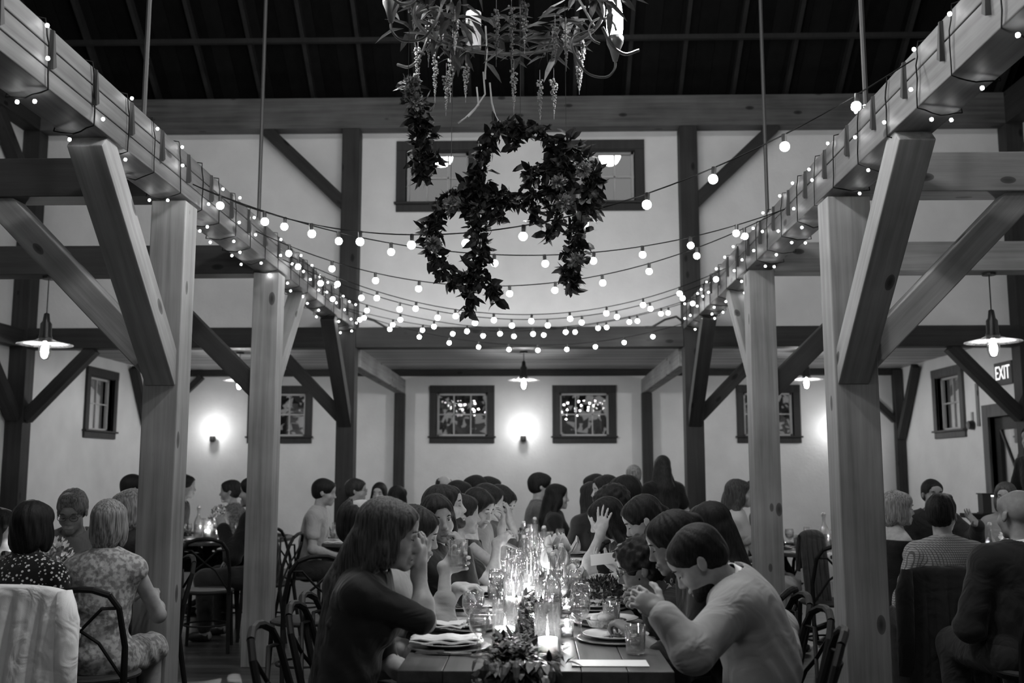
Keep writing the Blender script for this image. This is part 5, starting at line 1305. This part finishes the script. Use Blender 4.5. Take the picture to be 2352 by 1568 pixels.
P('tumbler', 1460, 1502, 'water tumbler with ice at the near right corner', G2, s=1.05)
P('tumbler', 1405, 1456, 'tumbler on the rim of the second right plate', G2, z=TZ+.03)
P('tumbler', 1345, 1345, 'tumbler in the middle right among the plates', G2)
P('tumbler', 1362, 1372, 'clear tumbler beside the third right plate', G2)
P('tumbler', 1137, 1392, 'tumbler left of the second hurricane candle', G2)
P('tumbler', 1160, 1378, 'tumbler right behind its twin on the left side', G2)
P('bottle', 1270, 1425, 'swing top glass water bottle, nearest', G3, s=.98)
P('bottle', 1290, 1388, 'swing top glass water bottle just behind the nearest bottle', G3, s=.98)
P('bottle', 1212, 1330, 'swing top glass water bottle left of the pale blooms', G3)
P('hurricane', 1258, 1520, 'tall glass cylinder with white pillar candle at the near end', G4, s=.88, zs=1.05)
P('hurricane', 1160, 1486, 'wide glass cylinder with pillar candle, left of the near one', G4, s=.95)
P('hurricane', 1250, 1410, 'glass cylinder candle behind the nearest bottle', G4, s=.85)
P('hurricane', 1201, 1376, 'bright glass cylinder candle in the middle of the table', G4, s=1.0)
P('hurricane', 1192, 1330, 'glass cylinder candle further along on the left', G4, s=.95)
P('votive', 1302, 1462, 'small votive candle beside the tall right goblet', G4)
P('votive', 1301, 1408, 'small votive candle behind the second bottle', G4)
P('votive', 1225, 1448, 'small votive candle in the leaves between the two near cylinders', G4)
P('napkin', 1005, 1452, 'white napkin heaped at the left edge by the long haired woman', 'napkins on the long table', rz=PI/2-.2, s=1.0, z=TZ+.03)
P('napkin', 1120, 1420, 'small white napkin on the third left plate', 'napkins on the long table', rz=PI/2, s=.6, z=TZ+.03)
P('card', 1400, 1524, 'white menu card lying at the near right edge of the table', 'menu cards', rz=PI/2, s=1.15)
for px, py, a, l in ((1060,1478,1.2,'fork lying on the nearest left napkin'), (1075,1400,.3,'fork resting on the third left plate'), (1098,1338,.9,'fork held over the fourth left plate')): P('fork', px, py, l, G6, rz=a, z=TZ+.045)
for px, py, a, l in ((1085,1440,1.5,'knife across the second left plate'), (1020,1505,1.55,'knife lying in front of the nearest left plate'), (1440,1466,2.0,'knife on the rim of the nearest right plate')): P('knife', px, py, l, G6, rz=a, z=TZ+(.045 if py != 1505 else .002))
# bread basket and ramekin
bk = empty('bread_basket', (*tp(1382, 1455), TZ+.03), 'small basket of bread beside the second right plate', 'basket')
MB().lathe([(.0001,0),(.05,0),(.065,.03),(.062,.03),(.047,.004),(.0001,.004)], 20).build('basket_bowl', mat('wicker', .25, rough=.8, noise=.4, nscale=60), bk)
b = MB(); rr = random.Random(9)
for k in range(6): b.ball((rr.uniform(-.03,.03), rr.uniform(-.03,.03), .03+rr.uniform(0,.02)), .024, 9, 6, (1.2,.9,.7))
b.build('bread_roll', mat('bread', .33, rough=.7, noise=.3, nscale=30), bk, smooth=True)
# held things
p = at(1052, 1277, 4.335)
o = put('tumbler', p.x, 4.345, 'tumbler of dark drink held up by the pale topped woman', G2, z=p.z-.045, s=1.15)
p = at(1399, 1283, 4.9); o = MB().box(-.09,.09,-.001,.001,-.025,.03).build('menu_card', mat('paper', .68, rough=.8), loc=p); o.rotation_euler = (.3,-.1,.1); tag(o, 'white card held by the woman in the daisy dress', 'card')
# rows going back
yy = 4.95; k = 4
rr = random.Random(21)
while yy < 8.7:
    for sd, nm in ((-1, 'left'), (1, 'right')):
        o_ = ORD[k] if k < len(ORD) else ORD[-1]
        put('plate', sd*.29, yy+rr.uniform(-.03,.03), f'dinner plate on the {nm} side, {o_} from the near end', G5, rz=rr.uniform(0,6))
        put('tumbler', sd*(.15+rr.uniform(-.02,.02)), yy+.16, f'tumbler on the {nm} side of the long table, {o_} place', G2)
        put('goblet', sd*(.20+rr.uniform(-.02,.02)), yy+.26, f'goblet on the {nm} side of the long table, {o_} place', G1)
        if k % 2 == 0: put('goblet', sd*(.12), yy-.1, f'inner goblet on the {nm} side near place {o_}', G1)
        if k < 9: put('fork', sd*.40, yy, f'fork beside the {nm} plate, {o_} place', G6, rz=0); 
        if k < 8: put('napkin', sd*.36, yy+.22, f'crumpled napkin on the {nm} side, {o_} place', 'napkins on the long table', s=.6, rz=rr.uniform(0,3))
    yy += .60; k += 1
for i, (x, y) in enumerate(((-.10,4.75),(-.03,5.1),(-.11,5.45),(.0,5.9),(-.06,6.4),(.05,6.95),(-.05,7.5),(.03,8.1),(-.02,8.6))):
    put('hurricane', x, y, f'glass cylinder candle {ORD[i]} in the row receding from the pale blooms', G4, s=rr.uniform(.85,1.0), zs=rr.uniform(.9,1.15))
for i, (x, y) in enumerate(((.06,5.3),(-.13,5.75),(.08,6.15),(-.08,6.75),(.07,7.3),(-.1,7.9),(.06,8.4))):
    put('votive', x, y, f'small votive candle {ORD[i]} among the far half of the table row', G4)
for i, (x, y) in enumerate(((-.06,5.65),(.06,6.6),(-.08,7.2),(.0,7.8))):
    put('bottle', x, y, f'swing top bottle {ORD[i]} behind the three near bottles', G3)
# pale paper cone blooms in the middle
bl = empty('flower_bouquet', (*tp(1285, 1375), TZ), 'bouquet of large pale petals and leaves in the middle of the table', 'flowers')
PET = mat('pale_petal', .55, rough=.8); PET.node_tree.nodes['Principled BSDF'].inputs['Subsurface Weight'].default_value = .0
def petal(mb, p, d, up, L, W, curl):
    d = d.normalized(); s = d.cross(up).normalized(); n = s.cross(d); m, q = 8, 6; vs = []
    for j in range(m+1):
        t = j/m; w = W*math.sin(PI*min(1, t*.85+.08))**.7
        for i in range(q+1):
            u = i/q*2-1; vs.append(p+d*L*t+s*w*u*.5+n*(-curl*u*u*w*.5+L*.28*t*t))
    mb.add(vs, [(a*(q+1)+b, a*(q+1)+b+1, (a+1)*(q+1)+b+1, (a+1)*(q+1)+b) for a in range(m) for b in range(q)])
rr = random.Random(3)
for cx, cy, cz, n, L in ((-.02,0,.16,7,.11), (.05,.05,.24,6,.09), (.08,-.02,.08,6,.10), (-.03,.08,.27,5,.07)):
    mb = MB()
    for k in range(n): a = 2*PI*k/n+rr.uniform(-.3,.3); petal(mb, Vector((cx,cy,cz)), Vector((math.cos(a),math.sin(a),rr.uniform(.4,1.3))), Vector((0,0,1)), L*rr.uniform(.8,1.15), L*.8, .8)
    o = mb.build('bloom', PET, bl, smooth=True); m = o.modifiers.new('s', 'SOLIDIFY'); m.thickness = .0015
    MB().tube([(cx*.3,cy*.3,.0),(cx,cy,cz)], .004, 6).build('stem', LEAF, bl)
MB().lathe([(.0001,0),(.035,0),(.042,.05),(.036,.11),(.034,.11),(.038,.05),(.0001,.005)], 18).build('vase', GL, bl, smooth=True)
# greenery garland down the middle
gd = empty('table_garland', (0, 3.44, TZ), 'leafy garland running down the middle of the long table and over its near end', 'garland')
for nm, M_, n, sz in (('dark_leaves', LEAF, 2600, 1), ('grey_leaves', LEAF2, 900, .8), ('pale_blossoms', PALE, 260, .45)):
    mb = MB()
    for i in range(n):
        t = rr.random()**1.5; y = 5.4*t
        cx = .0-.03*math.cos(y*2.2) if y > .3 else -.075
        p = Vector((cx+rr.gauss(0,.042), y, abs(rr.gauss(0,.028))+.008))
        if abs(p.x) > .17: p.x = .1
        d = Vector((rr.gauss(0,1), rr.gauss(0,1), rr.uniform(-.05,.9)))
        leaf(mb, p, d, Vector((0,0,1)), rr.uniform(.03,.075)*sz, rr.uniform(.014,.03)*sz, rr.uniform(0,.3))
    for i in range(int(n*.22)):
        q = rr.random(); p = Vector((-.065+rr.gauss(0,.055)*(1-q*.3), -.03-.05*rr.random(), .05-q*.26)); d = Vector((rr.gauss(0,.6), -rr.uniform(.1,1), -rr.uniform(0,1)))
        leaf(mb, p, d, Vector((0,0,1)), rr.uniform(.04,.085)*sz, rr.uniform(.018,.035)*sz, .3)
    mb.build(nm, M_, gd)
x, y = tp(1400, 1345)
pt = empty('flower_bunch', (.33, 5.05, TZ), 'low bunch of small leaves and white specks on the right side of the table', 'flowers')
for nm, M_, n in (('dark_leaves', LEAF, 500), ('pale_blossoms', PALE, 160)):
    mb = MB()
    for i in range(n): v = rv(rr); v.z = abs(v.z); p = Vector((v.x*.13, v.y*.12, v.z*.12)); leaf(mb, p, v+rv(rr)*.6, rv(rr), rr.uniform(.02,.05), .016, .2)
    mb.build(nm, M_, pt)
# ---------------------------------------------------------------- the round tables' settings
rr = random.Random(17)
TN = ['front left round table', 'left middle round table', 'round table by the far left post', 'right middle round table', 'front right round table']
for (cx, cy, r, _), nm in zip(RT, TN):
    gname = 'tableware on the ' + nm
    n = 5 if r < .6 else 7
    for k in range(n):
        a = 2*PI*k/n+.4; u = ('near', 'near right', 'right', 'far right', 'far', 'far left', 'left')[k % 7]
        put('plate', cx+(r-.18)*math.cos(a), cy+(r-.18)*math.sin(a), f'plate number {k+1} counted round the {nm}', gname, s=.85)
        put('tumbler', cx+(r-.33)*math.cos(a+.25), cy+(r-.33)*math.sin(a+.25), f'tumbler beside plate {k+1} on the {nm}', gname)
        put('goblet', cx+(r-.30)*math.cos(a-.2), cy+(r-.30)*math.sin(a-.2), f'goblet beside plate {k+1} on the {nm}', gname)
    put('hurricane', cx, cy, f'glass cylinder candle in the centre of the {nm}', gname, s=.9)
    put('votive', cx+.11, cy-.08, f'small votive candle near the centre of the {nm}', gname)
    put('bottle', cx-.12, cy+.05, f'swing top bottle near the centre of the {nm}', gname)
    put('napkin', cx-.1, cy-r+.12, f'white napkin on the near rim of the {nm}', gname, rz=PI/2, s=1.1)
    f = empty('flower_vase', (cx+.09, cy+.09, TZ), f'jar of loose pale flowers on the {nm}', 'flowers')
    mb = MB(); m2 = MB()
    for k in range(160):
        v = rv(rr); v.z = abs(v.z)*1.3; p = Vector((v.x*.10, v.y*.10, .13+v.z*.12)); leaf(mb if k % 2 else m2, p, v, rv(rr), .04, .025, .2)
    mb.build('leaves', LEAF2, f); m2.build('blossoms', PET, f)
    MB().lathe([(.0001,0),(.04,0),(.045,.06),(.035,.14),(.033,.14),(.042,.06),(.0001,.004)], 18).build('vase', GL, f, smooth=True)
# white runner end on the right middle table
p = MB(); n = 20; vs = []
for j in range(n+1):
    t = j/n
    for i in range(9):
        u = i/8-.5; hang = max(0, t-.55)/.45
        vs.append((u*.30, -.30*min(1, t/.55)-.012*hang, .004-.22*hang+.003*math.sin(u*30+t*5)))
p.add(vs, [(a*9+b, a*9+b+1, (a+1)*9+b+1, (a+1)*9+b) for a in range(n) for b in range(8)])
o = p.build('table_runner', CLOTH_W, smooth=True, loc=(2.25, 8.75-.36, TZ+.004)); tag(o, 'white cloth hanging over the near rim of the right middle round table', 'cloth')
# dark pedestal with a lantern at the far right
pd = empty('pedestal_stand', (4.05, 9.2, 0), 'dark wooden stand between the right front table and the side wall', 'stand')
MB().box(-.16,.16,-.14,.14,1.0,1.04).build('top_panel', CH_W, pd, bevel=.004); MB().box(-.05,.05,-.05,.05,.04,1.0).build('post', CH_W, pd); MB().box(-.17,.17,-.15,.15,0,.04).build('base', CH_W, pd)
ln = empty('lantern', (4.10, 9.2, 1.041), 'small white box lantern standing on the dark stand', 'lantern')
MB().box(-.085,.085,-.06,.06,0,.01).box(-.085,.085,-.06,.06,.17,.18).build('lantern_frame', BLACK, ln); MB().box(-.075,.0,-.05,.05,.01,.17).build('side_panel', BLACK, ln); MB().box(.002,.075,-.05,.05,.01,.15).build('shade', mat('lantern_shade', .5, rough=.6), ln); MB().box(.01,.07,-.045,.045,.151,.16).build('lit_top', mat('lantern_light', .9, emit=2), ln)
